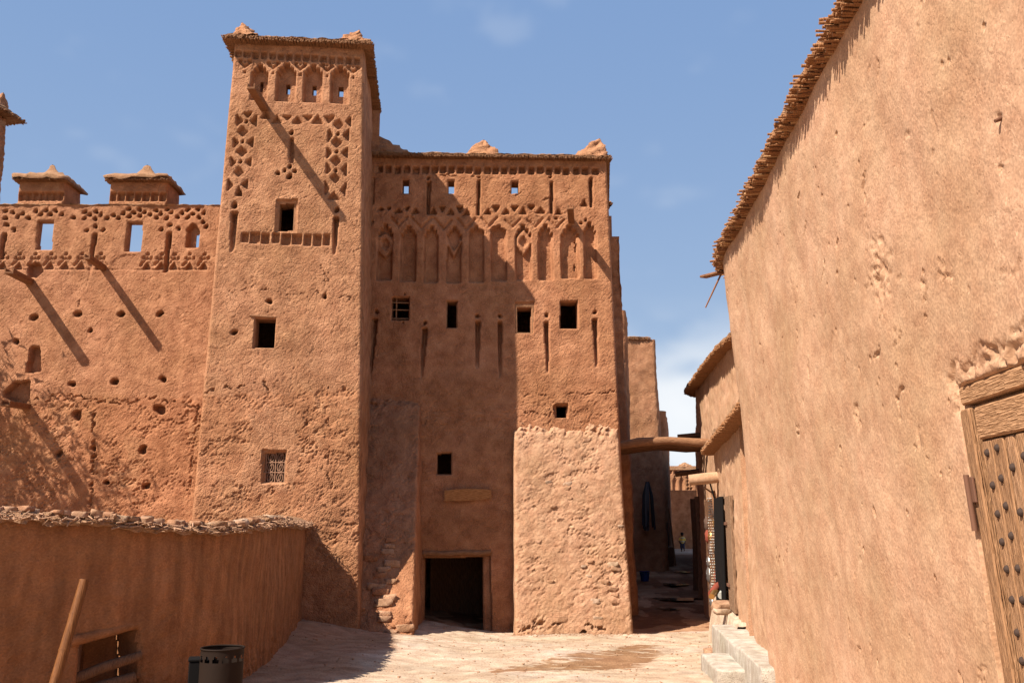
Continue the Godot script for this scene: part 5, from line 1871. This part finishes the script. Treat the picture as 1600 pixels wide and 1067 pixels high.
func make_lane() -> void:
	rng.seed = 101
	# low house right behind the near one
	var a := thing("low_house", "low mud house with drooping reed eave and worn plank door beside the steps", "house")
	var f := simple_wall(a, [Vector2(7.5, -18.6), Vector2(4.4, -17.95), Vector2(3.86, -17.4), Vector2(2.86, -10.4)], -0.6, 3.05, 0.0, M.plaster, 0.04, "wall", 0.03, [6.5, 0.2, 5.2, 2.15])
	wall_box(a, "rear_wall", [Vector3(5.4, 0, -18.0), Vector3(4.9, 0, -12.5), Vector3(3.1, 0, -12.4)], -0.6, 3.2, M.plaster)
	slab(a, "ceiling", [Vector3(3.95, 0, -17.4), Vector3(5.4, 0, -17.9), Vector3(4.9, 0, -12.5), Vector3(3.2, 0, -12.4)], 3.0, 0.15, M.plaster)
	eave(a, f, 3.02, f.rb - 7.4, f.rb, 0.24)
	var dl := Node3D.new()
	dl.name = "door"
	a.add_child(dl, true)
	var fn := f.path_n[f.nu - 60]
	var bs := Basis(fn.cross(UP) * -1.0, UP, fn)
	var dz := f.rb - 4.55
	for k in 5:
		var mb := MB.new()
		mb.box(Vector3.ZERO, Vector3(0.17, 1.75, 0.05), Basis.IDENTITY, 0.008)
		put("plank", mb.done(), M.old_door, dl, Transform3D(bs, f.at(dz + k * 0.18, 1.25, -0.03)))
	for v in [0.75, 1.7]:
		var mb := MB.new()
		mb.box(Vector3.ZERO, Vector3(0.3, 0.05, 0.03), Basis.IDENTITY, 0.005)
		put("strap_hinge", mb.done(), M.rust, dl, Transform3D(bs, f.at(dz + 0.1, v, -0.07)))
	var mb := MB.new()
	var s0 := f.at(f.rb - 6.55, 2.55, 0.1)
	mb.tube([s0, s0 + fn * 0.3 - UP * 0.03, s0 + fn * 0.62 - UP * 0.06], [0.10, 0.11, 0.10], 10)
	put("rain_spout", mb.done(), M.plaster, a)
	mb = MB.new()
	mb.tube([s0 + fn * 0.25 - UP * 0.08, s0 + fn * 0.12 - UP * 0.6, s0 + fn * 0.16 - UP * 1.1], [0.016], 6)
	put("cable", mb.done(), M.black, a)
	# taller house behind it
	var b := thing("tall_lane_house", "taller mud house with curved reed roof half in shadow across the lane", "house")
	var g := simple_wall(b, [Vector2(8.5, -26.0), Vector2(5.4, -24.6), Vector2(4.86, -23.9), Vector2(4.64, -21.7), Vector2(4.36, -18.0), Vector2(4.4, -16.0)], -0.7, 5.15, 0.0, M.plaster, 0.06)
	eave(b, g, 5.12, g.rb - 9.6, g.rb, 0.28)
	for q in [[Vector3(4.9, 3.95, -23.2), Vector3(4.25, 3.9, -23.35)], [Vector3(4.9, 3.05, -23.4), Vector3(4.2, 2.97, -23.6)]]:
		mb = MB.new()
		mb.tube([q[0], q[1]], [0.07], 7)
		put("beam_end", mb.done(), M.log_dark, b)
	mb = MB.new()
	mb.box(Vector3(4.40, 3.35, -19.5), Vector3(0.06, 0.75, 0.35), Basis(UP, 0.08), 0.01)
	put("shutter", mb.done(), M.old_door, b)
	# log bridge over the lane
	var br := thing("log_bridge", "bridge of rough tree trunks spanning the lane beside the main house", "bridge", Vector3(3.6, 3.55, -21.6))
	for k in 6:
		mb = MB.new()
		var z := -k * 0.3
		var y := 0.02 * sin(k * 2.0)
		mb.tube([Vector3(-1.25 + k * 0.05, y - 0.06, z), Vector3(-0.6 + k * 0.05, y + 0.06, z + 0.02), Vector3(0.1, y + 0.10, z - 0.02), Vector3(0.8, y + 0.05, z), Vector3(1.3, y + 0.06, z)], [0.085, 0.11, 0.095, 0.105, 0.09], 9)
		put("log", mb.done(), M.log_across if k == 0 else M.log_dark_across, br)
	# buildings down the lane on the left
	var c := thing("lane_tower", "sunlit leaning wall block rising behind the main house in the lane gap", "house")
	var ct := simple_wall(c, [Vector2(1.5, -33.8), Vector2(5.45, -34.0), Vector2(5.75, -34.3), Vector2(6.4, -39.0)], -0.6, 8.7, 0.028, M.mud, 0.08)
	reed_fringe(c, Vector3(3.0, 8.7, -34.1), Vector3(5.3, 8.7, -34.3), Vector3(0, 0, 1), 0.14, 0.05, 0.025, 2)
	mud_cap(c, Vector3(3.0, 8.75, -34.1), Vector3(5.3, 8.75, -34.3), Vector3(0, 0, 1), 0.4, 0.06, 0.1, M.earth_roof)
	slab(c, "roof", [Vector3(1.6, 0, -34.3), Vector3(2.0, 0, -39.0), Vector3(6.0, 0, -39.0), Vector3(5.2, 0, -34.5)], 8.5, 0.2, M.earth_roof)
	wall_box(c, "rear_wall", [Vector3(6.2, 0, -39.0), Vector3(1.5, 0, -39.0), Vector3(1.5, 0, -33.9)], -0.5, 8.4, M.mud)
	var c2 := thing("far_lane_house", "shadowy house wall on the left at the far bend of the lane", "house")
	simple_wall(c2, [Vector2(4.2, -39.2), Vector2(6.5, -39.4), Vector2(6.75, -39.8), Vector2(8.0, -46.5), Vector2(9.0, -53.0)], -0.3, 6.6, 0.0, M.mud_red, 0.15)
	slab(c2, "roof", [Vector3(3.0, 0, -39.6), Vector3(5.0, 0, -53.0), Vector3(8.8, 0, -53.0), Vector3(6.5, 0, -39.7)], 6.5, 0.2, M.earth_roof)
	# right side of the lane, further on
	var d := thing("lane_side_house", "dark house front with tall door posts on the right of the narrow lane", "house")
	simple_wall(d, [Vector2(11.5, -45.0), Vector2(9.0, -44.0), Vector2(5.55, -27.5), Vector2(5.3, -24.8)], -0.6, 4.6, 0.0, M.mud_red, 0.12)
	for z: float in [-26.5, -28.6]:
		mb = MB.new()
		var x: float = 5.42 + (-z - 26.0) * 0.13
		mb.tube([Vector3(x - 0.12, -0.45, z), Vector3(x - 0.1, 1.3, z), Vector3(x - 0.12, 2.5, z)], [0.13, 0.11, 0.12], 8)
		put("door_post", mb.done(), M.log_dark, d)
	# wall and carved house at the lane's end
	var e := thing("end_wall", "reddish mud wall in shade closing the far end of the lane", "wall")
	simple_wall(e, [Vector2(2.0, -54.0), Vector2(14.0, -54.0)], 0.0, 3.75, 0.0, M.mud_red, 0.2)
	var h := thing("carved_house", "small sunlit house with lattice-carved upper wall seen through the lane", "house")
	var hf := Relief.new().frame(Vector3(10.9, 0, -60.0), 0.0, 0.01).area(-3.0, 3.0, -3.0, 3.0, 0.3, 5.55, 0.05)
	hf.side_l = 4.0
	hf.side_r = 4.0
	hf.side_dir_l = -hf.N
	hf.side_dir_r = -hf.N
	for k in 16:
		hf.rect([-2.8 + k * 0.36, 5.05, -2.6 + k * 0.36, 5.25], 0.15)
	for x in [-2.5, -0.95, 0.6, 2.1]:
		for j in 6:
			for i in 2:
				var q := Vector2(x + i * 0.2, 3.6 + j * 0.24)
				hf.poly([q.x - 0.1, q.y, q.x, q.y + 0.11, q.x + 0.1, q.y, q.x, q.y - 0.11], 0.14)
	for x in [-1.95, -1.5, -0.35, 0.1, 1.15, 1.6]:
		hf.poly(step_arch(x, 3.6, x + 0.22, 4.9), 0.15)
	put("wall", hf.mesh(0.0), M.mud, h)
	slab(h, "roof", [Vector3(7.9, 0, -60.0), Vector3(7.9, 0, -63.9), Vector3(13.9, 0, -63.9), Vector3(13.9, 0, -60.0)], 5.5, 0.2, M.earth_roof)
	mound(h, Vector3(11.4, 5.5, -60.4), 1.2, 0.8, 0.35, Vector2(0, 0), M.earth_roof)
	mound(h, Vector3(9.9, 5.5, -60.4), 0.9, 0.8, 0.3, Vector2(0, 0), M.earth_roof)
	# goods along the shaded left side
	var sc := thing("hanging_scarves", "bundle of dark glinting scarves hung high on the shaded lane wall", "scarves", Vector3(4.97, 2.40, -33.70))
	sc.scale = Vector3.ONE * 1.2
	rng.seed = 111
	for k in 16:
		mb = MB.new()
		var x := rng.randf_range(-0.14, 0.14)
		var y1 := -0.62 + rng.randf_range(-0.15, 0.12)
		mb.tube([Vector3(x * 0.3, 0.72, 0), Vector3(x, 0.3, rng.randf_range(-0.05, 0.12)), Vector3(x * 1.5, y1, rng.randf_range(-0.05, 0.12))], [0.02, 0.045, 0.035], 6)
		put("scarf", mb.done(), M.dark_cloth if k % 3 else M.bluish, sc)
	var stl := thing("stall", "low dim stall of boards and stacked goods against the left lane wall", "stall", Vector3(5.69, 0.14, -36.85))
	stl.scale = Vector3.ONE * 1.05
	for q in [[Vector3(0, 0.35, 0), Vector3(1.2, 0.7, 0.8), M.log_dark, "counter"], [Vector3(-0.1, 1.15, -0.3), Vector3(1.3, 0.9, 0.12), M.rug_b, "back_board"], [Vector3(-0.1, 0.85, 0.1), Vector3(0.4, 0.28, 0.3), M.rug_a, "goods_box"], [Vector3(0.25, 0.8, 0.12), Vector3(0.3, 0.2, 0.3), M.rug_b, "goods_box"]]:
		mb = MB.new()
		mb.box(q[1] * 0.0 + q[0], q[1], Basis.IDENTITY, 0.02)
		put(q[3], mb.done(), q[2], stl)
	mb = MB.new()
	mb.tube([Vector3(0.68, 0, 0.2), Vector3(0.52, 2.1, 0.15)], [0.035, 0.03], 6)
	put("post", mb.done(), M.log, stl)
	for q in [[Vector3(4.37, -0.10, -30.88), "blue plastic bucket standing in the shaded lane mouth", 0.17], [Vector3(4.90, 0.11, -34.84), "smaller blue basin behind the bucket in the shaded lane", 0.15]]:
		var bk := thing("bucket", q[1], "bucket", q[0], "blue buckets in the lane")
		mb = MB.new()
		var r: float = q[2]
		var pts := PackedVector3Array()
		for w in [[r * 0.75, 0.0], [r * 0.98, r * 1.75], [r * 1.06, r * 1.78], [r * 1.06, r * 1.85], [r * 0.96, r * 1.85], [r * 0.72, 0.03], [0.0, 0.03]]:
			for i in 21:
				var an := -TAU * (i % 20) / 20.0
				pts.append(Vector3(cos(an) * w[0], w[1], sin(an) * w[0]))
		mb.grid(pts, 21)
		put("body", mb.done(), M.blue, bk)
		mb = MB.new()
		var arc := []
		for i in 11:
			var an := PI * i / 10.0
			arc.append(Vector3(cos(an) * r, r * 1.8 - sin(an) * r * 0.25, sin(an) * r * 0.9))
		mb.tube(arc, [0.008], 5)
		put("handle", mb.done(), M.tin, bk)
	# shop display on the right: poles, rugs, lamps and masks
	var pole := thing("awning_pole", "pale wooden pole standing at the sunlit corner of the low house", "pole", Vector3(3.83, 0.3, -17.0))
	mb = MB.new()
	mb.tube([Vector3(0.02, 0, 0), Vector3(-0.02, 0.9, 0), Vector3(-0.12, 2.0, 0.02)], [0.05, 0.045, 0.04], 8)
	put("shaft", mb.done(), M.log, pole)
	mb = MB.new()
	mb.tube([Vector3(-0.08, 1.92, 0.02), Vector3(-0.28, 2.05, 0.06)], [0.02, 0.014], 6)
	put("twig", mb.done(), M.log, pole)
	var bd := thing("bead_strings", "long strings of white and silver beads hanging by the pale pole", "beads", Vector3(3.70, 0.45, -17.3))
	rng.seed = 121
	var bead := SphereMesh.new()
	bead.radius = 0.016
	bead.height = 0.03
	bead.radial_segments = 6
	bead.rings = 3
	for s in 4:
		var st := Node3D.new()
		st.name = "string"
		bd.add_child(st, true)
		for k in 34:
			put("bead", bead, [M.grey_cloth, M.tin, M.stone_pale][rng.randi() % 3], st, Transform3D(Basis(), Vector3(s * 0.028 - 0.02 + 0.012 * sin(k * 0.5 + s), 1.72 - k * 0.05, 0.02 * (s % 2))))
	var rack := thing("display_board", "tall dark board of hanging lamps and plates on the lane's right side", "display", Vector3(4.36, -0.35, -19.75))
	var rn := Vector3(-0.997, 0, -0.075)
	var rbs := Basis(UP.cross(rn), UP, rn)
	mb = MB.new()
	mb.box(Vector3(0, 1.3, 0), Vector3(3.3, 2.6, 0.05), Basis.IDENTITY, 0.01)
	put("board", mb.done(), M.log_dark, rack, Transform3D(rbs, Vector3.ZERO))
	for k in 22:
		mb = MB.new()
		var ring := PackedVector3Array()
		var r := rng.randf_range(0.09, 0.16)
		for w in [[r, 0.0], [r * 0.95, 0.02], [r * 0.8, 0.03], [r * 0.55, 0.055], [0.0, 0.06]]:
			for i in 13:
				var an := TAU * (i % 12) / 12.0
				ring.append(Vector3(cos(an) * w[0], sin(an) * w[0] * 1.2, w[1]))
		mb.grid(ring, 13)
		put("plate", mb.done(), [M.tin, M.rug_b, M.brass, M.rug_a, M.bluish][k % 5], rack, Transform3D(rbs, rbs * Vector3(rng.randf_range(-1.5, 1.5), 2.35 - (k % 8) * 0.28, 0.03)))
	var cu := thing("doorway_shade", "narrow black sheet added for the shade in the doorway beside the pale pole", "shade_sheet", f.at(f.rb - 5.9, 0.3, -0.05))  # black sheet standing in for the shade inside the doorway
	for k in 7:
		mb = MB.new()
		mb.tube([bs * Vector3(-0.6 + k * 0.2, 1.85, 0), bs * Vector3(-0.6 + k * 0.2, 0.9, 0.02), bs * Vector3(-0.59 + k * 0.2, 0.03, 0.03)], [0.1, 0.11, 0.11], 8, true, 0.35)
		put("shade_fold", mb.done(), M.black, cu)
	var rug := thing("rolled_rugs", "striped cloths and bits heaped on the earth bank below the pole", "rugs", Vector3(3.55, 0.45, -16.2))
	for q in [[Vector3(-0.15, 0.08, 0.2), Vector3(0.15, 0.2, -0.4), M.rug_a, 0.07], [Vector3(-0.05, 0.07, 0.45), Vector3(0.2, 0.16, -0.1), M.grey_cloth, 0.06], [Vector3(0.1, 0.1, 0.25), Vector3(0.2, 0.22, -0.35), M.rug_b, 0.06], [Vector3(-0.22, 0.06, 0.5), Vector3(-0.05, 0.1, 0.1), M.brass, 0.05]]:
		mb = MB.new()
		mb.tube([q[0], (q[0] + q[1]) / 2 + UP * 0.03, q[1]], [q[3]], 9)
		put("roll", mb.done(), q[2], rug)
	# puddles
	for q in [[Vector3(4.65, -0.33, -26.54), 0.62, 0.9], [Vector3(5.17, -0.14, -30.13), 0.42, 1.0], [Vector3(6.06, 0.06, -33.91), 0.35, 0.9], [Vector3(4.06, -0.44, -24.40), 0.3, 0.4]]:
		mb = MB.new()
		var p: Vector3 = q[0]
		var ring := []
		for k in 22:
			var an := TAU * k / 22.0
			var rr := 1.0 + 0.55 * n_mid.get_noise_2d(cos(an) * 0.3 + p.x, sin(an) * 0.3 + p.z)
			ring.append(Vector3(cos(an) * q[1] * rr, 0, sin(an) * q[2] * rr))
		for k in 22:
			mb.tri(Vector3.ZERO, ring[k], ring[(k + 1) % 22])
		p.y = gy(p.x, p.z) + 0.008
		var o := put("puddle_water", mb.done(), M.water, self, Transform3D(Basis(), p))
		o.set_meta("kind", "structure")


# ------------------------------------------------------------------ a child walking away down the lane
func blob(bones: Array, cell: float, k: float) -> ArrayMesh:
	# surface nets over the smooth union of tapered capsules [a, b, ra, rb]
	var lo := Vector3(INF, INF, INF)
	var hi := -lo
	for b in bones:
		for e in 2:
			lo = lo.min(b[e] - Vector3.ONE * (b[2 + e] + cell * 2))
			hi = hi.max(b[e] + Vector3.ONE * (b[2 + e] + cell * 2))
	var d := Vector3i(((hi - lo) / cell).ceil()) + Vector3i.ONE
	var val := PackedFloat32Array()
	val.resize(d.x * d.y * d.z)
	for z in d.z:
		for y in d.y:
			for x in d.x:
				var p := lo + Vector3(x, y, z) * cell
				var s := 0.0
				for b in bones:
					var ab: Vector3 = b[1] - b[0]
					var t := clampf((p - b[0]).dot(ab) / maxf(ab.length_squared(), 1e-6), 0, 1)
					s += exp(-k * (p.distance_to(b[0] + ab * t) - lerpf(b[2], b[3], t)))
				val[(z * d.y + y) * d.x + x] = -log(maxf(s, 1e-30)) / k
	var vid := {}
	var vs := PackedVector3Array()
	for z in d.z - 1:
		for y in d.y - 1:
			for x in d.x - 1:
				var acc := Vector3.ZERO
				var n := 0
				for e in [[0, 1], [2, 3], [4, 5], [6, 7], [0, 2], [1, 3], [4, 6], [5, 7], [0, 4], [1, 5], [2, 6], [3, 7]]:
					var a := Vector3i(x + (e[0] & 1), y + ((e[0] >> 1) & 1), z + (e[0] >> 2))
					var b := Vector3i(x + (e[1] & 1), y + ((e[1] >> 1) & 1), z + (e[1] >> 2))
					var va := val[(a.z * d.y + a.y) * d.x + a.x]
					var vb := val[(b.z * d.y + b.y) * d.x + b.x]
					if (va < 0.0) != (vb < 0.0):
						acc += Vector3(a).lerp(Vector3(b), va / (va - vb))
						n += 1
				if n:
					vid[Vector3i(x, y, z)] = vs.size()
					vs.append(lo + acc / n * cell)
	var st := SurfaceTool.new()
	st.begin(Mesh.PRIMITIVE_TRIANGLES)
	st.set_smooth_group(0)
	for v in vs:
		st.add_vertex(v)
	for z in range(1, d.z - 1):
		for y in range(1, d.y - 1):
			for x in range(1, d.x - 1):
				var a := val[(z * d.y + y) * d.x + x]
				for ax in 3:
					var o: Vector3i = [Vector3i(1, 0, 0), Vector3i(0, 1, 0), Vector3i(0, 0, 1)][ax]
					var b := val[((z + o.z) * d.y + y + o.y) * d.x + x + o.x]
					if (a < 0.0) == (b < 0.0):
						continue
					var u: Vector3i = [Vector3i(0, 1, 0), Vector3i(0, 0, 1), Vector3i(1, 0, 0)][ax]
					var w: Vector3i = [Vector3i(0, 0, 1), Vector3i(1, 0, 0), Vector3i(0, 1, 0)][ax]
					var c := Vector3i(x, y, z)
					var q := [vid[c], vid[c - u], vid[c - u - w], vid[c - w]]
					if a < 0.0:
						q.reverse()
					for i in [0, 1, 2, 0, 2, 3]:
						st.add_index(q[i])
	st.generate_normals()
	return st.commit()


func make_child() -> void:
	var at := Vector3(9.15, 0.37, -50.00)
	at.y = gy(at.x, at.z)
	var t := thing("person", "small child in yellow and grey striped top walking away down the shaded lane", "person", at)
	var H := func(x: float, y: float, z: float) -> Vector3: return Vector3(x, y, z)
	var body := [
		[Vector3(0, 0.87, 0), Vector3(0, 0.93, -0.01), 0.072, 0.075], [Vector3(0, 0.74, 0), Vector3(0, 0.84, 0), 0.034, 0.034],
		[Vector3(0, 0.50, 0), Vector3(0, 0.70, 0), 0.085, 0.09], [Vector3(-0.06, 0.70, 0), Vector3(0.06, 0.70, 0), 0.05, 0.05],
		[Vector3(-0.115, 0.70, 0), Vector3(-0.16, 0.56, 0.02), 0.036, 0.03], [Vector3(-0.16, 0.56, 0.02), Vector3(-0.15, 0.44, -0.05), 0.028, 0.022],
		[Vector3(0.115, 0.70, 0), Vector3(0.16, 0.56, -0.01), 0.036, 0.03], [Vector3(0.16, 0.56, -0.01), Vector3(0.15, 0.43, 0.03), 0.028, 0.022],
		[Vector3(-0.055, 0.46, 0), Vector3(-0.055, 0.26, -0.04), 0.06, 0.042], [Vector3(-0.055, 0.26, -0.04), Vector3(-0.055, 0.05, 0.0), 0.04, 0.028], [Vector3(-0.055, 0.03, 0.01), Vector3(-0.058, 0.025, -0.09), 0.026, 0.024],
		[Vector3(0.055, 0.46, 0), Vector3(0.06, 0.26, 0.03), 0.06, 0.042], [Vector3(0.06, 0.26, 0.03), Vector3(0.065, 0.09, 0.14), 0.04, 0.028], [Vector3(0.065, 0.075, 0.15), Vector3(0.065, 0.03, 0.08), 0.026, 0.024],
	]
	put("body", blob(body, 0.024, 60.0), M.skin, t)
	put("hair", blob([[Vector3(0, 0.90, 0.012), Vector3(0, 0.945, 0.0), 0.08, 0.082]], 0.022, 60.0), M.hair, t)
	put("shirt", blob([[Vector3(0, 0.50, 0), Vector3(0, 0.70, 0), 0.105, 0.102], [Vector3(-0.07, 0.705, 0), Vector3(0.07, 0.705, 0), 0.06, 0.06], [Vector3(-0.115, 0.70, 0), Vector3(-0.155, 0.60, 0.015), 0.052, 0.046], [Vector3(0.115, 0.70, 0), Vector3(0.155, 0.60, 0.0), 0.052, 0.046]], 0.024, 60.0), M.yellow, t)
	for y in [0.72, 0.53]:
		var mb := MB.new()
		var ring := []
		for k in 19:
			var a := TAU * k / 18.0
			ring.append(Vector3(cos(a) * 0.115, y, sin(a) * 0.1))
		mb.tube(ring, [0.026], 6, false)
		put("stripe", mb.done(), M.grey_cloth, t)
	put("trousers", blob([[Vector3(-0.055, 0.46, 0), Vector3(-0.055, 0.26, -0.04), 0.072, 0.055], [Vector3(-0.055, 0.26, -0.04), Vector3(-0.055, 0.12, -0.01), 0.054, 0.044], [Vector3(0.055, 0.46, 0), Vector3(0.06, 0.26, 0.03), 0.072, 0.055], [Vector3(0.06, 0.26, 0.03), Vector3(0.063, 0.15, 0.10), 0.054, 0.044]], 0.024, 60.0), M.jeans, t)


# ------------------------------------------------------------------ the tree whose shadow falls on the left wall
func make_tree() -> void:
	rng.seed = 131
	var t := thing("tree", "slender olive-like tree beside the low wall, casting streaky shade on the left wall", "tree", Vector3(-14.0, 0.1, -17.7))
	t.scale = Vector3.ONE * 1.55
	var mb := MB.new()
	mb.tube([Vector3(0, -0.2, 0), Vector3(0.1, 1.2, 0.05), Vector3(-0.05, 2.6, 0), Vector3(0.1, 3.8, 0.1)], [0.17, 0.14, 0.11, 0.07], 9)
	var tips := []
	for k in 11:
		var a := k * 2.4
		var h := 1.9 + 0.19 * k
		var e := Vector3(cos(a) * rng.randf_range(0.6, 1.2), h + rng.randf_range(0.7, 1.5), sin(a) * rng.randf_range(0.6, 1.2))
		mb.tube([Vector3(0.03, h, 0.03), Vector3(e.x * 0.5, h + 0.4, e.z * 0.5), e], [0.05, 0.035, 0.015], 6)
		tips.append(e)
		tips.append(Vector3(e.x * 0.6, h + 0.6, e.z * 0.6))
	put("trunk", mb.done(), M.bark, t)
	var lf := MB.new()
	for k in 5200:
		var c: Vector3 = tips[rng.randi() % tips.size()]
		var p := c + Vector3(rng.randfn(0, 0.3), rng.randfn(0, 0.3), rng.randfn(0, 0.3))
		var d := Vector3(rng.randf_range(-1, 1), rng.randf_range(-0.4, 1), rng.randf_range(-1, 1)).normalized()
		var s := d.cross(Vector3(rng.randf(), rng.randf(), rng.randf() - 0.5)).normalized() * 0.026
		lf.quad(p - s, p + d * 0.05 + s * 0.4 - s, p + d * 0.13, p + s)
	put("crown", lf.done(), M.leaf, t)


# ------------------------------------------------------------------ sky
func make_sky() -> Sky:
	var w := 1024
	var h := 512
	var n := FastNoiseLite.new()
	n.seed = 3
	n.frequency = 1.0
	n.fractal_octaves = 6
	var im := Image.create(w, h, false, Image.FORMAT_RGBF)
	for y in h:
		var el := (0.5 - (y + 0.5) / h) * PI
		var s := maxf(sin(el), 0.0)
		var t := pow(1.0 - s, 3.2)
		var c := Vector3(0.096, 0.163, 0.30).lerp(Vector3(0.26, 0.33, 0.405), t)
		for x in w:
			var az := (x + 0.5) / w * TAU
			var q := c
			if el > -0.02:
				var d := Vector3(cos(az) * cos(el), sin(el), sin(az) * cos(el))
				var f := n.get_noise_3d(d.x * 3.0 + 2.0, d.y * 9.0, d.z * 3.0)
				var low := smoothstep(0.26, 0.15, el + f * 0.08)
				var puff := smoothstep(-0.12, 0.22, f + 0.04) * low
				var wisp := smoothstep(0.22, 0.6, n.get_noise_3d(d.x * 7.0, d.y * 16.0 + 5.0, d.z * 7.0)) * 0.10
				q = q.lerp(Vector3(0.46, 0.475, 0.49), clampf(puff * 0.9 + wisp, 0.0, 1.0))
			im.set_pixel(x, y, Color(q.x, q.y, q.z))
	var pm := PanoramaSkyMaterial.new()
	pm.panorama = ImageTexture.create_from_image(im)
	var sky := Sky.new()
	sky.sky_material = pm
	return sky


func _ready() -> void:
	# camera
	var cam := Camera3D.new()
	cam.name = "camera"
	cam.fov = 41.13
	cam.near = 0.05
	cam.far = 2500.0
	cam.position = Vector3(0, 1.65, 0)
	cam.rotation_degrees = Vector3(11.507, 0, 0)
	add_child(cam)
	cam.current = true
	# sky and exposure
	var env := Environment.new()
	env.background_mode = Environment.BG_SKY
	env.sky = make_sky()
	env.background_energy_multiplier = 1.0
	env.ambient_light_source = Environment.AMBIENT_SOURCE_SKY
	env.tonemap_mode = Environment.TONE_MAPPER_LINEAR
	env.tonemap_exposure = 2.05
	env.sdfgi_enabled = true
	env.ssao_enabled = true
	env.ssil_enabled = true
	var we := WorldEnvironment.new()
	we.name = "world_environment"
	we.environment = env
	add_child(we)
	# sun: high on the left, over the photographer's shoulder
	var sun := DirectionalLight3D.new()
	sun.name = "sun"
	sun.light_energy = 1.6
	sun.light_color = Color(1.0, 0.96, 0.90)
	sun.light_angular_distance = 0.5
	sun.shadow_enabled = true
	add_child(sun)
	sun.look_at_from_position(Vector3(-1.18, 1.64, 1.0), Vector3.ZERO, UP)

	setup_noise()
	rng.seed = 1
	make_materials()
	make_stones()
	make_ground()
	make_tower()
	make_house()
	make_left_wall()
	make_far_tower()
	make_low_wall()
	make_right_house()
	make_steps()
	make_lane()
	make_drum()
	make_child()
	make_tree()
